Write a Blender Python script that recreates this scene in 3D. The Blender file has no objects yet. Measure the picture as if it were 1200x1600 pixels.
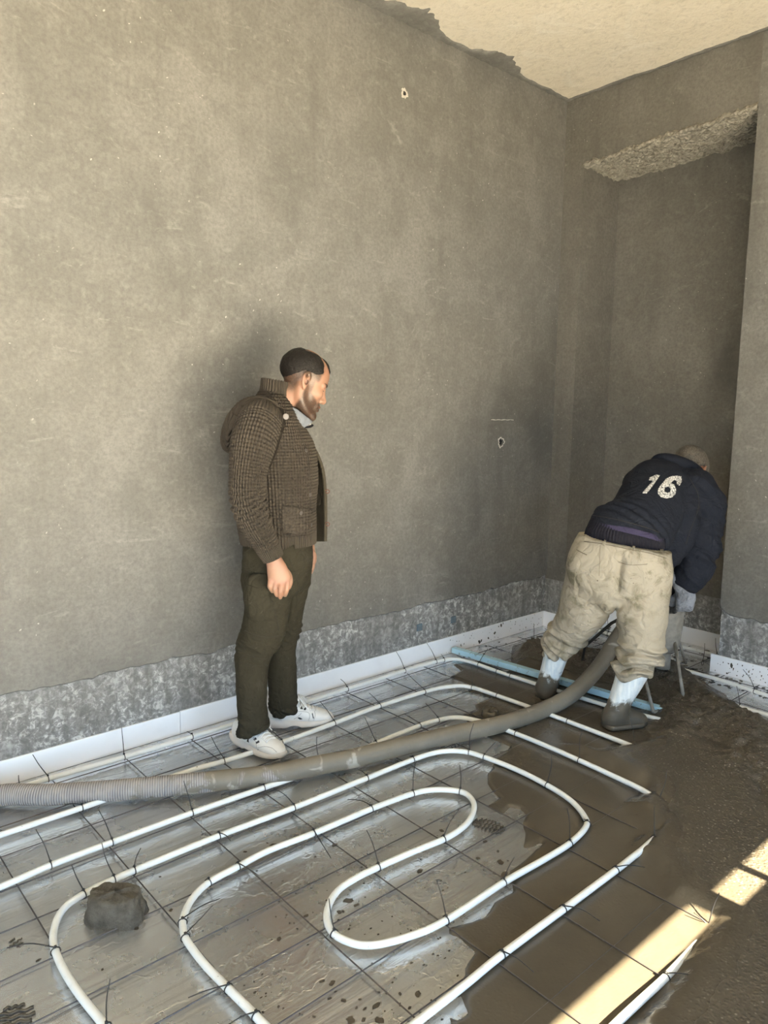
import bpy, bmesh, math, random
import numpy as np
from mathutils import Vector, Matrix
from mathutils.bvhtree import BVHTree

random.seed(7)
RNG = np.random.RandomState(11)
scene = bpy.context.scene
COL = scene.collection

# ------------------------------------------------------------------ camera
FPX, PITCH, ROLL, YAW = 1150.86, 0.136094, 0.0126033, 0.8479113
CAM = np.array([-4.00633, -2.89124, 1.42])
_fw = np.array([math.cos(YAW)*math.cos(PITCH), math.sin(YAW)*math.cos(PITCH), -math.sin(PITCH)])
_r = np.array([math.sin(YAW), -math.cos(YAW), 0.0]); _u = np.cross(_r, _fw)
C_R = _r*math.cos(ROLL)+_u*math.sin(ROLL); C_U = -_r*math.sin(ROLL)+_u*math.cos(ROLL); C_F = _fw
cam_d = bpy.data.cameras.new('camera'); cam_o = bpy.data.objects.new('camera', cam_d); COL.objects.link(cam_o)
cam_d.sensor_fit = 'HORIZONTAL'; cam_d.sensor_width = 36.0; cam_d.lens = 36.0*FPX/1200.0
cam_d.clip_start = 0.05; cam_d.clip_end = 200
M = Matrix(((C_R[0], C_U[0], -C_F[0], CAM[0]), (C_R[1], C_U[1], -C_F[1], CAM[1]), (C_R[2], C_U[2], -C_F[2], CAM[2]), (0, 0, 0, 1)))
cam_o.matrix_world = M
scene.camera = cam_o

# ------------------------------------------------------------------ world, sun, exposure
SKY = 7.8
world = bpy.data.worlds.new('sky'); scene.world = world; world.use_nodes = True
wn = world.node_tree; bg = wn.nodes['Background']
bg.inputs['Color'].default_value = (0.57, 0.78, 1.0, 1); bg.inputs['Strength'].default_value = SKY
SUN_EL = math.radians(40)
sun_d = bpy.data.lights.new('sun', 'SUN'); sun_d.energy = 125.0; sun_d.color = (1.0, 0.84, 0.58); sun_d.angle = math.radians(0.25)
sun_o = bpy.data.objects.new('sun', sun_d); COL.objects.link(sun_o)
sun_o.rotation_euler = Vector((0, math.cos(SUN_EL), -math.sin(SUN_EL))).to_track_quat('-Z', 'Y').to_euler()
sun_o.location = (-3, -8, 6)
vs = scene.view_settings
vs.view_transform = 'Standard'; vs.look = 'None'; vs.gamma = 1.0; vs.use_curve_mapping = False
vs.exposure = -0.25
scene.cycles.use_denoising = True
scene.cycles.sample_clamp_indirect = 8.0
scene.cycles.max_bounces = 6; scene.cycles.diffuse_bounces = 4; scene.cycles.glossy_bounces = 4

# ------------------------------------------------------------------ pixel <-> place
def ray(u, v):
    return C_F+(u-600)/FPX*C_R-(v-800)/FPX*C_U
def floor_pt(u, v, z=0.0):
    d = ray(u, v); return CAM+d*((z-CAM[2])/d[2])
def at_depth(u, v, dep):
    return CAM+ray(u, v)*dep
def wall_pt(u, v, y=0.0):
    d = ray(u, v); return CAM+d*((y-CAM[1])/d[1])
def back_pt(u, v, x=0.0):
    d = ray(u, v); return CAM+d*((x-CAM[0])/d[0])

# ------------------------------------------------------------------ noise
def _hash(ix, iy, iz, seed):
    n = (ix.astype(np.int64)*374761393+iy.astype(np.int64)*668265263+iz.astype(np.int64)*2147483647+seed*1274126177) & 0xffffffff
    n = ((n ^ (n >> 13))*1274126177) & 0xffffffff
    n = n ^ (n >> 16)
    return (n & 0xffff).astype(np.float32)/65535.0
def vnoise(x, y, z=None, seed=0):
    x = np.asarray(x, np.float64); y = np.asarray(y, np.float64)
    z = np.zeros_like(x) if z is None else np.asarray(z, np.float64)
    ix, iy, iz = np.floor(x), np.floor(y), np.floor(z)
    fx, fy, fz = x-ix, y-iy, z-iz
    fx, fy, fz = [t*t*(3-2*t) for t in (fx, fy, fz)]
    r = 0
    for a in (0, 1):
        for b in (0, 1):
            for c in (0, 1):
                w = (fx if a else 1-fx)*(fy if b else 1-fy)*(fz if c else 1-fz)
                r = r+w*_hash(ix+a, iy+b, iz+c, seed)
    return r*2-1
def fbm(x, y, z=None, o=4, seed=0):
    s, a = 0, 1.0
    for i in range(o):
        k = 2.03**i
        s = s+a*vnoise(np.asarray(x)*k, np.asarray(y)*k, None if z is None else np.asarray(z)*k, seed+i)
        a *= 0.5
    return s/1.9

# ------------------------------------------------------------------ materials
class NT:
    def __init__(s, name):
        s.m = bpy.data.materials.new(name); s.m.use_nodes = True
        s.t = s.m.node_tree; s.b = s.t.nodes['Principled BSDF']; s._gc = None
    def n(s, typ, props=None, **inp):
        nd = s.t.nodes.new(typ)
        for k, v in (props or {}).items(): setattr(nd, k, v)
        for k, v in inp.items():
            key = int(k[1:]) if k[0] == '_' and k[1:].isdigit() else k.replace('_', ' ')
            s.put(nd.inputs[key], v)
        return nd
    def put(s, sock, v):
        if isinstance(v, bpy.types.NodeSocket): s.t.links.new(v, sock)
        elif isinstance(v, bpy.types.Node): s.t.links.new(v.outputs[0], sock)
        else:
            if isinstance(v, (tuple, list)) and len(v) == 3 and sock.type == 'RGBA': v = (*v, 1)
            sock.default_value = v
    def obj(s):
        if s._gc is None: s._gc = s.n('ShaderNodeTexCoord').outputs['Object']
        return s._gc
    def attr(s, name, out='Vector'):
        return s.n('ShaderNodeAttribute', {'attribute_name': name}).outputs[out]
    def map(s, vec, scale=(1, 1, 1), loc=(0, 0, 0)):
        return s.n('ShaderNodeMapping', Vector=vec, Scale=scale, Location=loc).outputs[0]
    def noise(s, scale, detail=4, rough=0.55, vec=None, dist=0.0):
        return s.n('ShaderNodeTexNoise', Vector=vec or s.obj(), Scale=scale, Detail=detail, Roughness=rough, Distortion=dist).outputs[0]
    def vor(s, scale, vec=None, feature='F1', out=0):
        return s.n('ShaderNodeTexVoronoi', {'feature': feature}, Vector=vec or s.obj(), Scale=scale).outputs[out]
    def ramp(s, fac, stops, interp='LINEAR'):
        r = s.n('ShaderNodeValToRGB', Fac=fac); r.color_ramp.interpolation = interp
        e = r.color_ramp.elements
        while len(e) < len(stops): e.new(0.5)
        for el, (p, c) in zip(e, stops):
            el.position = p
            if not isinstance(c, (tuple, list)): c = (c, c, c)
            el.color = (*c, 1)
        return r.outputs[0]
    def mix(s, fac, a, b, typ='MIX'):
        m = s.n('ShaderNodeMix', {'data_type': 'RGBA', 'blend_type': typ})
        s.put(m.inputs[0], fac); s.put(m.inputs[6], a); s.put(m.inputs[7], b)
        return m.outputs[2]
    def math(s, op, a, b=0.0, c=None):
        m = s.n('ShaderNodeMath', {'operation': op}); s.put(m.inputs[0], a); s.put(m.inputs[1], b)
        if c is not None: s.put(m.inputs[2], c)
        return m.outputs[0]
    def sep(s, v):
        return s.n('ShaderNodeSeparateXYZ', Vector=v).outputs
    def bump(s, h, strength=0.3, dist=0.01, normal=None):
        b = s.n('ShaderNodeBump', Height=h, Strength=strength, Distance=dist)
        if normal is not None: s.put(b.inputs['Normal'], normal)
        return b.outputs[0]
    def out(s, color, rough=0.6, metal=0.0, normal=None, **kw):
        s.put(s.b.inputs['Base Color'], color); s.put(s.b.inputs['Roughness'], rough); s.put(s.b.inputs['Metallic'], metal)
        if normal is not None: s.put(s.b.inputs['Normal'], normal)
        for k, v in kw.items(): s.put(s.b.inputs[k.replace('_', ' ')], v)
        return s.m

def simple(name, col, rough=0.6, metal=0.0, noise_s=40, amt=0.15, bump=0.0, bs=60):
    t = NT(name)
    c = t.mix(t.noise(noise_s), tuple(x*(1-amt) for x in col), tuple(min(1, x*(1+amt)) for x in col))
    nm = t.bump(t.noise(bs), bump, 0.004) if bump else None
    return t.out(c, rough, metal, nm)

def plaster_mat(name, a, b, pale, seed=0.0, rough=0.8):
    t = NT(name)
    p = t.map(t.obj(), loc=(seed, seed*2, seed))
    big = t.noise(0.9, 5, 0.6, p); mid = t.noise(5, 6, 0.65, p, 0.4); fine = t.noise(60, 6, 0.7, p)
    streak = t.noise(1.0, 5, 0.6, t.map(p, (9, 9, 0.8)))
    c = t.mix(t.ramp(big, [(0.3, 0), (0.7, 1)]), a, b)
    c = t.mix(t.ramp(mid, [(0.46, 0), (0.70, 0.40)]), c, pale)
    gr_ = t.noise(19, 6, 0.72, p, 0.5); c = t.mix(t.ramp(gr_, [(0.50, 0), (0.72, 0.55)]), c, pale)
    c = t.mix(t.ramp(streak, [(0.28, 0.35), (0.45, 0)]), c, tuple(x*0.74 for x in a))
    cloud = t.noise(2.3, 6, 0.62, t.map(p, (1, 1, 0.8), (4.1, 2.2, 1.7)), 0.5); smd = t.noise(1.25, 4, 0.55, t.map(p, (1, 1, 0.6), (9.3, 1.2, 5.5)), 0.3)
    c = t.mix(t.ramp(cloud, [(0.50, 0), (0.70, 0.55)]), c, pale)
    scr_ = t.noise(1.0, 6, 0.7, t.map(p, (5, 5, 14), (1.1, 7.2, 3.3)), 1.4); c = t.mix(t.ramp(scr_, [(0.60, 0), (0.70, 0.5)]), c, tuple(min(1, x*1.25) for x in pale))
    c = t.mix(t.ramp(smd, [(0.24, 0.75), (0.42, 0)]), c, tuple(x*0.58 for x in a))
    c = t.mix(t.ramp(fine, [(0.35, 0.45), (0.58, 0)]), c, tuple(x*0.6 for x in a))
    # sparse pale lime flecks and scuffs
    sp = t.math('MULTIPLY', t.ramp(t.vor(26, t.mix(0.12, p, t.noise(9, 3, vec=p))), [(0.045, 1), (0.095, 0)]), t.ramp(t.noise(1.6, 3, vec=p), [(0.46, 0), (0.58, 0.85)]))
    c = t.mix(sp, c, tuple(min(1, x*1.9) for x in pale))
    h = t.math('ADD', t.math('MULTIPLY', mid, 1.0), t.math('MULTIPLY', fine, 0.25))
    return t.out(c, rough, 0, t.bump(h, 0.30, 0.008))

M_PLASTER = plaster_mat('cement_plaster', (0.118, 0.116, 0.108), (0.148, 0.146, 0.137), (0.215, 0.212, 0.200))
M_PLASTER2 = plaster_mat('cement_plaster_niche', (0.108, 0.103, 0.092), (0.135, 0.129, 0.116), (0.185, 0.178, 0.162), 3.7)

def scraped_mat():
    t = NT('scraped_base_render')
    p = t.obj()
    n1 = t.noise(38, 7, 0.72, p, 0.6); n2 = t.noise(3.2, 4, 0.6, p); v = t.noise(1.0, 5, 0.6, t.map(p, (28, 28, 5)))
    c = t.mix(t.ramp(n1, [(0.38, 0), (0.62, 1)]), (0.15, 0.15, 0.148), (0.33, 0.33, 0.325))
    fl = t.math('MULTIPLY', t.ramp(n1, [(0.52, 0), (0.60, 1)]), t.ramp(n2, [(0.40, 0), (0.58, 0.95)]))
    c = t.mix(fl, c, (0.58, 0.58, 0.57))
    c = t.mix(t.ramp(v, [(0.35, 0.6), (0.55, 0)]), c, (0.11, 0.11, 0.105))
    return t.out(c, 0.85, 0, t.bump(t.math('ADD', n1, t.math('MULTIPLY', v, 0.5)), 0.6, 0.012))
M_SCRAPED = scraped_mat()

def ceiling_mat():
    t = NT('rough_ceiling_plaster')
    p = t.obj()
    n1 = t.noise(2.0, 5, 0.6, p); n2 = t.noise(30, 7, 0.7, p, 0.5); n3 = t.noise(4, 5, 0.6, p, 1.0)
    c = t.mix(n1, (0.76, 0.69, 0.56), (0.88, 0.82, 0.71))
    c = t.mix(t.ramp(n2, [(0.30, 0.35), (0.5, 0)]), c, (0.38, 0.34, 0.27))
    c = t.mix(t.ramp(n3, [(0.56, 0), (0.70, 0.5)]), c, (0.92, 0.88, 0.79)); c = t.mix(t.ramp(t.noise(1.3, 5, 0.6, p, 0.4), [(0.30, 0.45), (0.46, 0)]), c, (0.45, 0.40, 0.31))
    return t.out(c, 0.85, 0, t.bump(t.math('ADD', n2, t.math('MULTIPLY', n3, 1.5)), 0.45, 0.015))
M_CEIL = ceiling_mat()

def broken_mat():
    t = NT('broken_concrete')
    n1 = t.noise(34, 7, 0.72, None, 0.5); v = t.vor(60)
    c = t.mix(t.ramp(n1, [(0.35, 0), (0.65, 1)]), (0.16, 0.15, 0.125), (0.40, 0.38, 0.33))
    return t.out(c, 0.9, 0, t.bump(t.math('ADD', n1, v), 0.8, 0.015))
M_BROKEN = broken_mat()

def foil_mat():
    t = NT('aluminium_foil_film')
    p = t.obj()
    st = t.noise(1.0, 6, 0.65, t.map(p, (2.2, 55, 1))); st2 = t.noise(1.0, 4, 0.6, t.map(p, (0.8, 11, 1)), 0.6)
    dirt = t.noise(3.2, 6, 0.62, p, 0.5); cr = t.noise(14, 6, 0.6, p, 1.2)
    scuff = t.noise(1.0, 6, 0.7, t.map(p, (9, 38, 1)), 1.2)
    c = t.mix(t.ramp(dirt, [(0.35, 0), (0.7, 1)]), (0.82, 0.84, 0.86), (0.64, 0.65, 0.655))
    c = t.mix(t.ramp(st, [(0.33, 0.5), (0.46, 0)]), c, (0.40, 0.40, 0.40))
    vc = t.ramp(t.vor(7, t.mix(0.25, t.map(p, (0.45, 1.3, 1)), t.noise(5, 4, 0.6, p)), 'DISTANCE_TO_EDGE'), [(0.0, 1), (0.05, 0)])
    c = t.mix(t.ramp(scuff, [(0.62, 0), (0.72, 0.5)]), c, (0.92, 0.91, 0.90))
    r = t.ramp(dirt, [(0.3, 0.16), (0.7, 0.36)])
    h = t.math('ADD', t.math('MULTIPLY', st, 0.5), t.math('ADD', t.math('MULTIPLY', st2, 1.4), t.math('ADD', t.math('MULTIPLY', cr, 0.55), t.math('MULTIPLY', vc, 0.30))))
    return t.out(c, r, 0.88, t.bump(h, 0.42, 0.006))
M_FOIL = foil_mat()

def foam_mat(name, col, mud=0.0):
    t = NT(name)
    n = t.noise(120, 3); d = t.noise(5, 5, 0.6)
    c = t.mix(t.ramp(d, [(0.5, 0), (0.75, 0.35)]), col, tuple(x*0.82 for x in col))
    if mud:
        m = t.noise(26, 6, 0.65, None, 1.0)
        c = t.mix(t.ramp(m, [(0.60, 0), (0.64, mud)]), c, (0.07, 0.06, 0.045))
    return t.out(c, 0.55, 0, t.bump(n, 0.1, 0.002))
M_FOAM = foam_mat('white_edge_foam', (0.86, 0.87, 0.90))
M_FOAM_MUD = foam_mat('white_edge_foam_splashed', (0.84, 0.85, 0.87), 0.8)
M_BLUE = foam_mat('blue_foam_board', (0.42, 0.66, 0.80), 0.55)

def pipe_mat():
    t = NT('white_pex_pipe')
    d = t.noise(30, 5, 0.6)
    c = t.mix(t.ramp(d, [(0.55, 0), (0.8, 0.5)]), (0.80, 0.83, 0.83), (0.60, 0.61, 0.59))
    m = t.noise(55, 4, 0.6, None, 0.6)
    c = t.mix(t.ramp(m, [(0.70, 0), (0.73, 0.7)]), c, (0.10, 0.085, 0.06))
    return t.out(c, 0.32)
M_PIPE = pipe_mat()
M_TIE = simple('black_nylon', (0.012, 0.012, 0.013), 0.45)
M_WIRE = simple('dull_steel_wire', (0.10, 0.095, 0.10), 0.5, 0.7, 60, 0.4)
M_DARK = simple('hole_shade_and_wire', (0.01, 0.01, 0.01), 0.9)
M_GREYSTEEL = simple('cement_coated_steel', (0.22, 0.21, 0.19), 0.75, 0.0, 24, 0.65, 0.6, 50)
M_BLACKSTEEL = simple('black_steel', (0.02, 0.02, 0.02), 0.45, 0.2, 30, 0.3)

def screed_mat():
    t = NT('wet_cement_screed')
    p = t.obj()
    rgh = t.attr('rough', 'Fac')
    n1 = t.noise(6, 6, 0.6, p, 0.6); n2 = t.noise(70, 6, 0.7, p); v = t.vor(85, p)
    c = t.mix(n1, (0.060, 0.052, 0.040), (0.092, 0.081, 0.063))
    stone = t.math('MULTIPLY', t.ramp(t.vor(70, p), [(0.16, 1), (0.26, 0)]), t.ramp(t.n('ShaderNodeTexVoronoi', Vector=p, Scale=70).outputs['Color'], [(0.46, 0), (0.52, 1)]))
    stone = t.math('MULTIPLY', stone, t.ramp(rgh, [(0.15, 0), (0.6, 1.0)]))
    c = t.mix(stone, c, (0.30, 0.28, 0.245))
    c = t.mix(t.math('MULTIPLY', t.ramp(n2, [(0.35, 0.55), (0.5, 0)]), rgh), c, (0.035, 0.03, 0.024))
    h = t.math('MULTIPLY', t.math('ADD', n2, t.math('MULTIPLY', t.ramp(v, [(0.1, 1), (0.5, 0)]), 0.6)), rgh)
    ro = t.math('ADD', t.math('MULTIPLY', rgh, 0.34), 0.16)
    return t.out(c, ro, 0, t.bump(h, 0.6, 0.009))
M_SCREED = screed_mat()

def lump_mat():
    t = NT('stiff_mortar')
    n1 = t.noise(30, 7, 0.7)
    c = t.mix(t.ramp(n1, [(0.35, 0), (0.65, 1)]), (0.055, 0.049, 0.038), (0.125, 0.114, 0.094))
    return t.out(c, 0.75, 0, t.bump(n1, 1.0, 0.02))
M_LUMP = lump_mat()
M_MUD = simple('splashed_mud', (0.055, 0.047, 0.036), 0.4, 0, 80, 0.4, 0.4, 200)

def hose_mat():
    t = NT('cement_crusted_hose')
    k = t.attr('kuv'); sx = t.sep(k)
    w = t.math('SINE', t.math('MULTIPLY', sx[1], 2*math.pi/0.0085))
    crust = t.noise(9, 6, 0.62, None, 0.8)
    wet = t.math('ADD', t.ramp(sx[1], [(0.30, 0), (0.45, 1)]), 0.0)
    L = t.n('ShaderNodeMapRange', Value=sx[1], From_Min=0.7, From_Max=1.7).outputs[0]
    cm = t.math('ADD', crust, t.math('MULTIPLY', t.math('SUBTRACT', L, 0.45), 0.55))
    cm = t.ramp(cm, [(0.46, 0), (0.54, 1)])
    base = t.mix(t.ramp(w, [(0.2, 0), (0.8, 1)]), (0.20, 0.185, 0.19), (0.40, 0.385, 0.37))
    base = t.mix(t.ramp(t.noise(24, 5), [(0.4, 0), (0.7, 0.5)]), base, (0.36, 0.34, 0.31))
    mud = t.mix(t.noise(14, 5, 0.6), (0.125, 0.112, 0.088), (0.21, 0.19, 0.155))
    mud = t.mix(t.ramp(t.noise(7, 4, 0.6, None, 0.6), [(0.60, 0), (0.66, 0.8)]), mud, (0.42, 0.40, 0.35))
    c = t.mix(cm, base, mud)
    h = t.mix(cm, t.math('MULTIPLY', w, 0.5), t.noise(30, 5, 0.6))
    return t.out(c, t.mix(cm, (0.8,)*3, (0.55,)*3), 0, t.bump(h, 0.5, 0.004))
M_HOSE = hose_mat()

# ------------------------------------------------------------------ mesh helpers
def link(o, parent=None):
    COL.objects.link(o)
    if parent is not None: o.parent = parent
    return o
def tag(o, label=None, cat=None, group=None, kind=None):
    if label: o['label'] = label
    if cat: o['category'] = cat
    if group: o['group'] = group
    if kind: o['kind'] = kind
    return o
def mesh_np(name, V, F, mat, parent=None, smooth=True, attrs=None):
    """V (n,3), F (m,k) all same k"""
    V = np.asarray(V, np.float32); F = np.asarray(F, np.int32)
    me = bpy.data.meshes.new(name); k = F.shape[1]
    me.vertices.add(len(V)); me.vertices.foreach_set('co', V.ravel())
    me.loops.add(F.size); me.loops.foreach_set('vertex_index', F.ravel())
    me.polygons.add(len(F)); me.polygons.foreach_set('loop_start', np.arange(0, F.size, k, dtype=np.int32))
    me.polygons.foreach_set('use_smooth', np.full(len(F), smooth, dtype=bool))
    for an, av in (attrs or {}).items():
        av = np.asarray(av, np.float32)
        if av.ndim == 1:
            a = me.attributes.new(an, 'FLOAT', 'POINT'); a.data.foreach_set('value', av)
        else:
            a = me.attributes.new(an, 'FLOAT_VECTOR', 'POINT'); a.data.foreach_set('vector', av.ravel())
    me.update(calc_edges=True); me.validate()
    for m in (mat if isinstance(mat, (list, tuple)) else [mat]): me.materials.append(m)
    return link(bpy.data.objects.new(name, me), parent)
def mesh_py(name, V, F, mat, parent=None, smooth=False):
    me = bpy.data.meshes.new(name); me.from_pydata([tuple(map(float, v)) for v in V], [], F); me.update()
    me.materials.append(mat)
    if smooth: me.polygons.foreach_set('use_smooth', np.ones(len(me.polygons), dtype=bool))
    return link(bpy.data.objects.new(name, me), parent)
def bm_obj(name, bm, mat, parent=None, smooth=False):
    me = bpy.data.meshes.new(name); bm.to_mesh(me); bm.free(); me.materials.append(mat)
    if smooth: me.polygons.foreach_set('use_smooth', np.ones(len(me.polygons), dtype=bool))
    return link(bpy.data.objects.new(name, me), parent)
def empty(name, loc, rz=0.0):
    o = bpy.data.objects.new(name, None); o.location = loc; o.rotation_euler = (0, 0, rz); o.empty_display_size = 0.1
    return link(o)
def box_vf(lo, hi):
    x0, y0, z0 = lo; x1, y1, z1 = hi
    V = [(x0, y0, z0), (x1, y0, z0), (x1, y1, z0), (x0, y1, z0), (x0, y0, z1), (x1, y0, z1), (x1, y1, z1), (x0, y1, z1)]
    return V, [(0, 3, 2, 1), (4, 5, 6, 7), (0, 1, 5, 4), (1, 2, 6, 5), (2, 3, 7, 6), (3, 0, 4, 7)]
def box(name, lo, hi, mat, parent=None, bevel=0.0):
    V, F = box_vf(lo, hi)
    if not bevel: return mesh_py(name, V, F, mat, parent)
    bm = bmesh.new(); vs_ = [bm.verts.new(v) for v in V]
    for f in F: bm.faces.new([vs_[i] for i in f])
    bmesh.ops.bevel(bm, geom=list(bm.edges), offset=bevel, segments=2, affect='EDGES', profile=0.5)
    return bm_obj(name, bm, mat, parent)
def catmull(P, n=8):
    P = np.asarray(P, float)
    if len(P) < 3: 
        t = np.linspace(0, 1, n+1)[:, None]; return P[0]*(1-t)+P[-1]*t
    Q = np.vstack([2*P[0]-P[1], P, 2*P[-1]-P[-2]]); out = []
    for i in range(1, len(Q)-2):
        p0, p1, p2, p3 = Q[i-1:i+3]
        for k in range(n):
            t = k/n
            out.append(0.5*((2*p1)+(-p0+p2)*t+(2*p0-5*p1+4*p2-p3)*t*t+(-p0+3*p1-3*p2+p3)*t**3))
    out.append(P[-1]); return np.array(out)
def tube_vf(P, R, seg=10, cap=True):
    P = np.asarray(P, float); n = len(P); R = np.broadcast_to(np.asarray(R, float), (n,))
    T = np.gradient(P, axis=0); T /= np.linalg.norm(T, axis=1)[:, None]+1e-12
    ref = np.array([0, 0, 1.0]) if abs(T[0][2]) < 0.9 else np.array([1.0, 0, 0])
    A = np.cross(T[0], ref); A /= np.linalg.norm(A)
    V = []; U = []; L = 0
    for i in range(n):
        A = A-T[i]*(A@T[i]); A /= np.linalg.norm(A)+1e-12; B = np.cross(T[i], A)
        if i: L += np.linalg.norm(P[i]-P[i-1])
        for k in range(seg):
            a = 2*math.pi*k/seg
            V.append(P[i]+R[i]*(math.cos(a)*A+math.sin(a)*B)); U.append((k/seg, L, 0))
    F = []
    for i in range(n-1):
        for k in range(seg):
            k2 = (k+1) % seg
            F.append((i*seg+k, i*seg+k2, (i+1)*seg+k2, (i+1)*seg+k))
    if cap:
        V.append(P[0]); U.append((0, 0, 0)); V.append(P[-1]); U.append((0, L, 0)); c0 = n*seg
        for k in range(seg):
            k2 = (k+1) % seg
            F.append((c0, k2, k, k)); F.append((c0+1, (n-1)*seg+k, (n-1)*seg+k2, (n-1)*seg+k2))
    F = [tuple(dict.fromkeys(f)) for f in F]
    return np.array(V), F, np.array(U)
def tube(name, P, R, mat, parent=None, seg=10, kuv=False):
    V, F, U = tube_vf(P, R, seg)
    o = mesh_py(name, V, F, mat, parent, True)
    if kuv:
        a = o.data.attributes.new('kuv', 'FLOAT_VECTOR', 'POINT'); a.data.foreach_set('vector', U.astype(np.float32).ravel())
    return o
class Join:
    def __init__(s): s.V = []; s.F = []; s.n = 0
    def add(s, V, F):
        s.V.extend([tuple(map(float, v)) for v in V]); s.F.extend([tuple(i+s.n for i in f) for f in F]); s.n += len(V)
    def tube(s, P, R, seg=6): V, F, _ = tube_vf(P, R, seg); s.add(V, F); return s
    def box(s, lo, hi): s.add(*box_vf(lo, hi)); return s
    def build(s, name, mat, parent=None, smooth=True): return mesh_py(name, s.V, s.F, mat, parent, smooth)

# ================================================================== THE ROOM
H = 3.318; NI_L, NI_R, NI_D, NI_T = -0.145, -1.157, 0.395, 2.915; BAND = 0.338
XB, YR = -7.0, -4.3

floor = box('floor', (XB, YR, -0.12), (0.6, 0.0, 0.0), M_FOIL); tag(floor, 'grey aluminium foil film covering the floor insulation', kind='structure')
ceil = box('ceiling', (XB, YR, H), (0.6, 0.25, H+0.2), M_CEIL); tag(ceil, 'rough cream plastered ceiling lit warm by the sun', kind='structure')

# left wall: scraped base course with a plaster coat standing proud of it
wl = box('wall_left', (XB, 0.012, -0.12), (0.6, 0.25, H), M_SCRAPED); tag(wl, 'tall grey cement plastered wall behind the standing man', kind='structure')
HX, HZ, HW = -0.517, 1.242, 0.06
def plaster_coat():
    xs = np.arange(XB, 0.0001, 0.02); V = []; F = []
    zb = BAND+0.012*fbm(xs*6, xs*0, seed=3)+0.010*fbm(xs*30, xs*0+5, seed=5)+0.012*np.sin(xs*1.3)
    for x, z in zip(xs, zb):
        V += [(x, 0.012, z+0.004), (x, 0.0, z+0.012), (x, 0.0, HZ-HW), (x, 0.0, HZ+HW), (x, 0.0, H)]
    n = len(xs)
    for i in range(n-1):
        for r in range(4):
            if r == 2 and HX-HW-0.001 < xs[i] and xs[i+1] < HX+HW+0.001: continue
            a = i*5+r; F.append((a, a+5, a+6, a+1))
    # patch with the ragged socket hole
    g = [x for x in xs if HX-HW-0.001 < x < HX+HW+0.001]; x0, x1 = g[0], g[-1]
    b = len(V); m = 40
    for k in range(m):
        a = 2*math.pi*k/m; c, s = math.cos(a), math.sin(a); q = max(abs(c), abs(s))
        V.append(((x0+x1)/2+c/q*(x1-x0)/2, 0.0, HZ+s/q*HW))
        rr = 1+0.12*math.sin(3*a+1)+0.10*math.sin(7*a)
        V.append((HX+0.021*rr*c, 0.0, HZ+0.021*rr*s*1.05)); V.append((HX+0.019*rr*c, 0.0115, HZ+0.020*rr*s))
    for k in range(m):
        a, d = b+3*k, b+3*((k+1) % m)
        F += [(a, d, d+1, a+1), (a+1, d+1, d+2, a+2)]
    return mesh_py('plaster_coat', V, F, M_PLASTER, wl)
plaster_coat()
hole = Join(); 
hole.add([(HX-0.026, 0.0112, HZ-0.026), (HX+0.026, 0.0112, HZ-0.026), (HX+0.026, 0.0112, HZ+0.026), (HX-0.026, 0.0112, HZ+0.026)], [(0, 1, 2, 3)])  # near-black backing stands in for the box's depth and black wires
hole.tube(catmull([(HX-0.012, 0.010, HZ-0.012), (HX, 0.004, HZ-0.004), (HX+0.010, 0.007, HZ-0.010)]), 0.0025)
hole.tube(catmull([(HX-0.012, 0.010, HZ+0.010), (HX+0.002, 0.005, HZ+0.006), (HX+0.012, 0.008, HZ+0.012)]), 0.0022)
hole.build('socket_hole', M_DARK, wl)
M_CHIP = simple('pale_chipped_edge', (0.50, 0.48, 0.44), 0.8, 0, 90, 0.3, 0.5, 120)
def ragged_ring(name, cx, cz, r0, r1, mat, parent, seed):
    V, F = [], []; m = 36
    for k in range(m):
        a = 2*math.pi*k/m; w = 1+0.13*math.sin(3*a+seed)+0.10*math.sin(7*a+seed*2)+0.08*math.sin(13*a)
        V += [(cx+r0*w*math.cos(a), -0.0006, cz+r0*w*math.sin(a)*1.05), (cx+(r0+(r1-r0)*(0.6+0.4*math.sin(5*a+seed)))*w*math.cos(a), -0.0022, cz+(r0+(r1-r0)*(0.6+0.4*math.sin(5*a+seed)))*w*math.sin(a)*1.05), (cx+r1*w*1.1*math.cos(a), 0.0006, cz+r1*w*1.1*math.sin(a)*1.05)]
    for k in range(m):
        a, d = 3*k, 3*((k+1) % m); F += [(a, d, d+1, a+1), (a+1, d+1, d+2, a+2)]
    return mesh_py(name, V, F, mat, parent, True)
ragged_ring('chipped_rim', HX, HZ, 0.022, 0.028, M_CHIP, wl, 1.0)
# pale scraped mark above the hole
mk = Join(); P = [(HX-0.10+0.21*i/14, 0.0008, HZ+0.135+0.0012*math.sin(i*1.7)) for i in range(15)]
mk.tube(P, [0.0018+0.0012*math.sin(i*2.1)**2 for i in range(15)], 5); mk.build('scraped_mark', M_CHIP, wl)
wq = wall_pt(632, 146); ragged_ring('plug_hole', wq[0], wq[2], 0.010, 0.022, M_CHIP, wl, 2.0)
tk = Join(); tk.add([(wq[0]-.009, -.0009, wq[2]-.009), (wq[0]+.009, -.0009, wq[2]-.009), (wq[0]+.009, -.0009, wq[2]+.009), (wq[0]-.009, -.0009, wq[2]+.009)], [(0, 1, 2, 3)]); tk.build('plug_hole_shade', M_DARK, wl)  # black square on the wall face paints the plug hole's shade
# two little blue-grey flush boxes low on the wall
M_BOX = simple('slate_blue_plastic', (0.10, 0.14, 0.17), 0.6, 0, 60, 0.4)
for (u, v, dz) in ((655, 980, 0.0), (708, 968, 0.0)):
    q = wall_pt(u, v, 0.012); s = 0.020
    box('flush_box', (q[0]-s, 0.006, q[2]-s), (q[0]+s, 0.0135, q[2]+s), M_BOX, wl, 0.002)

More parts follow.
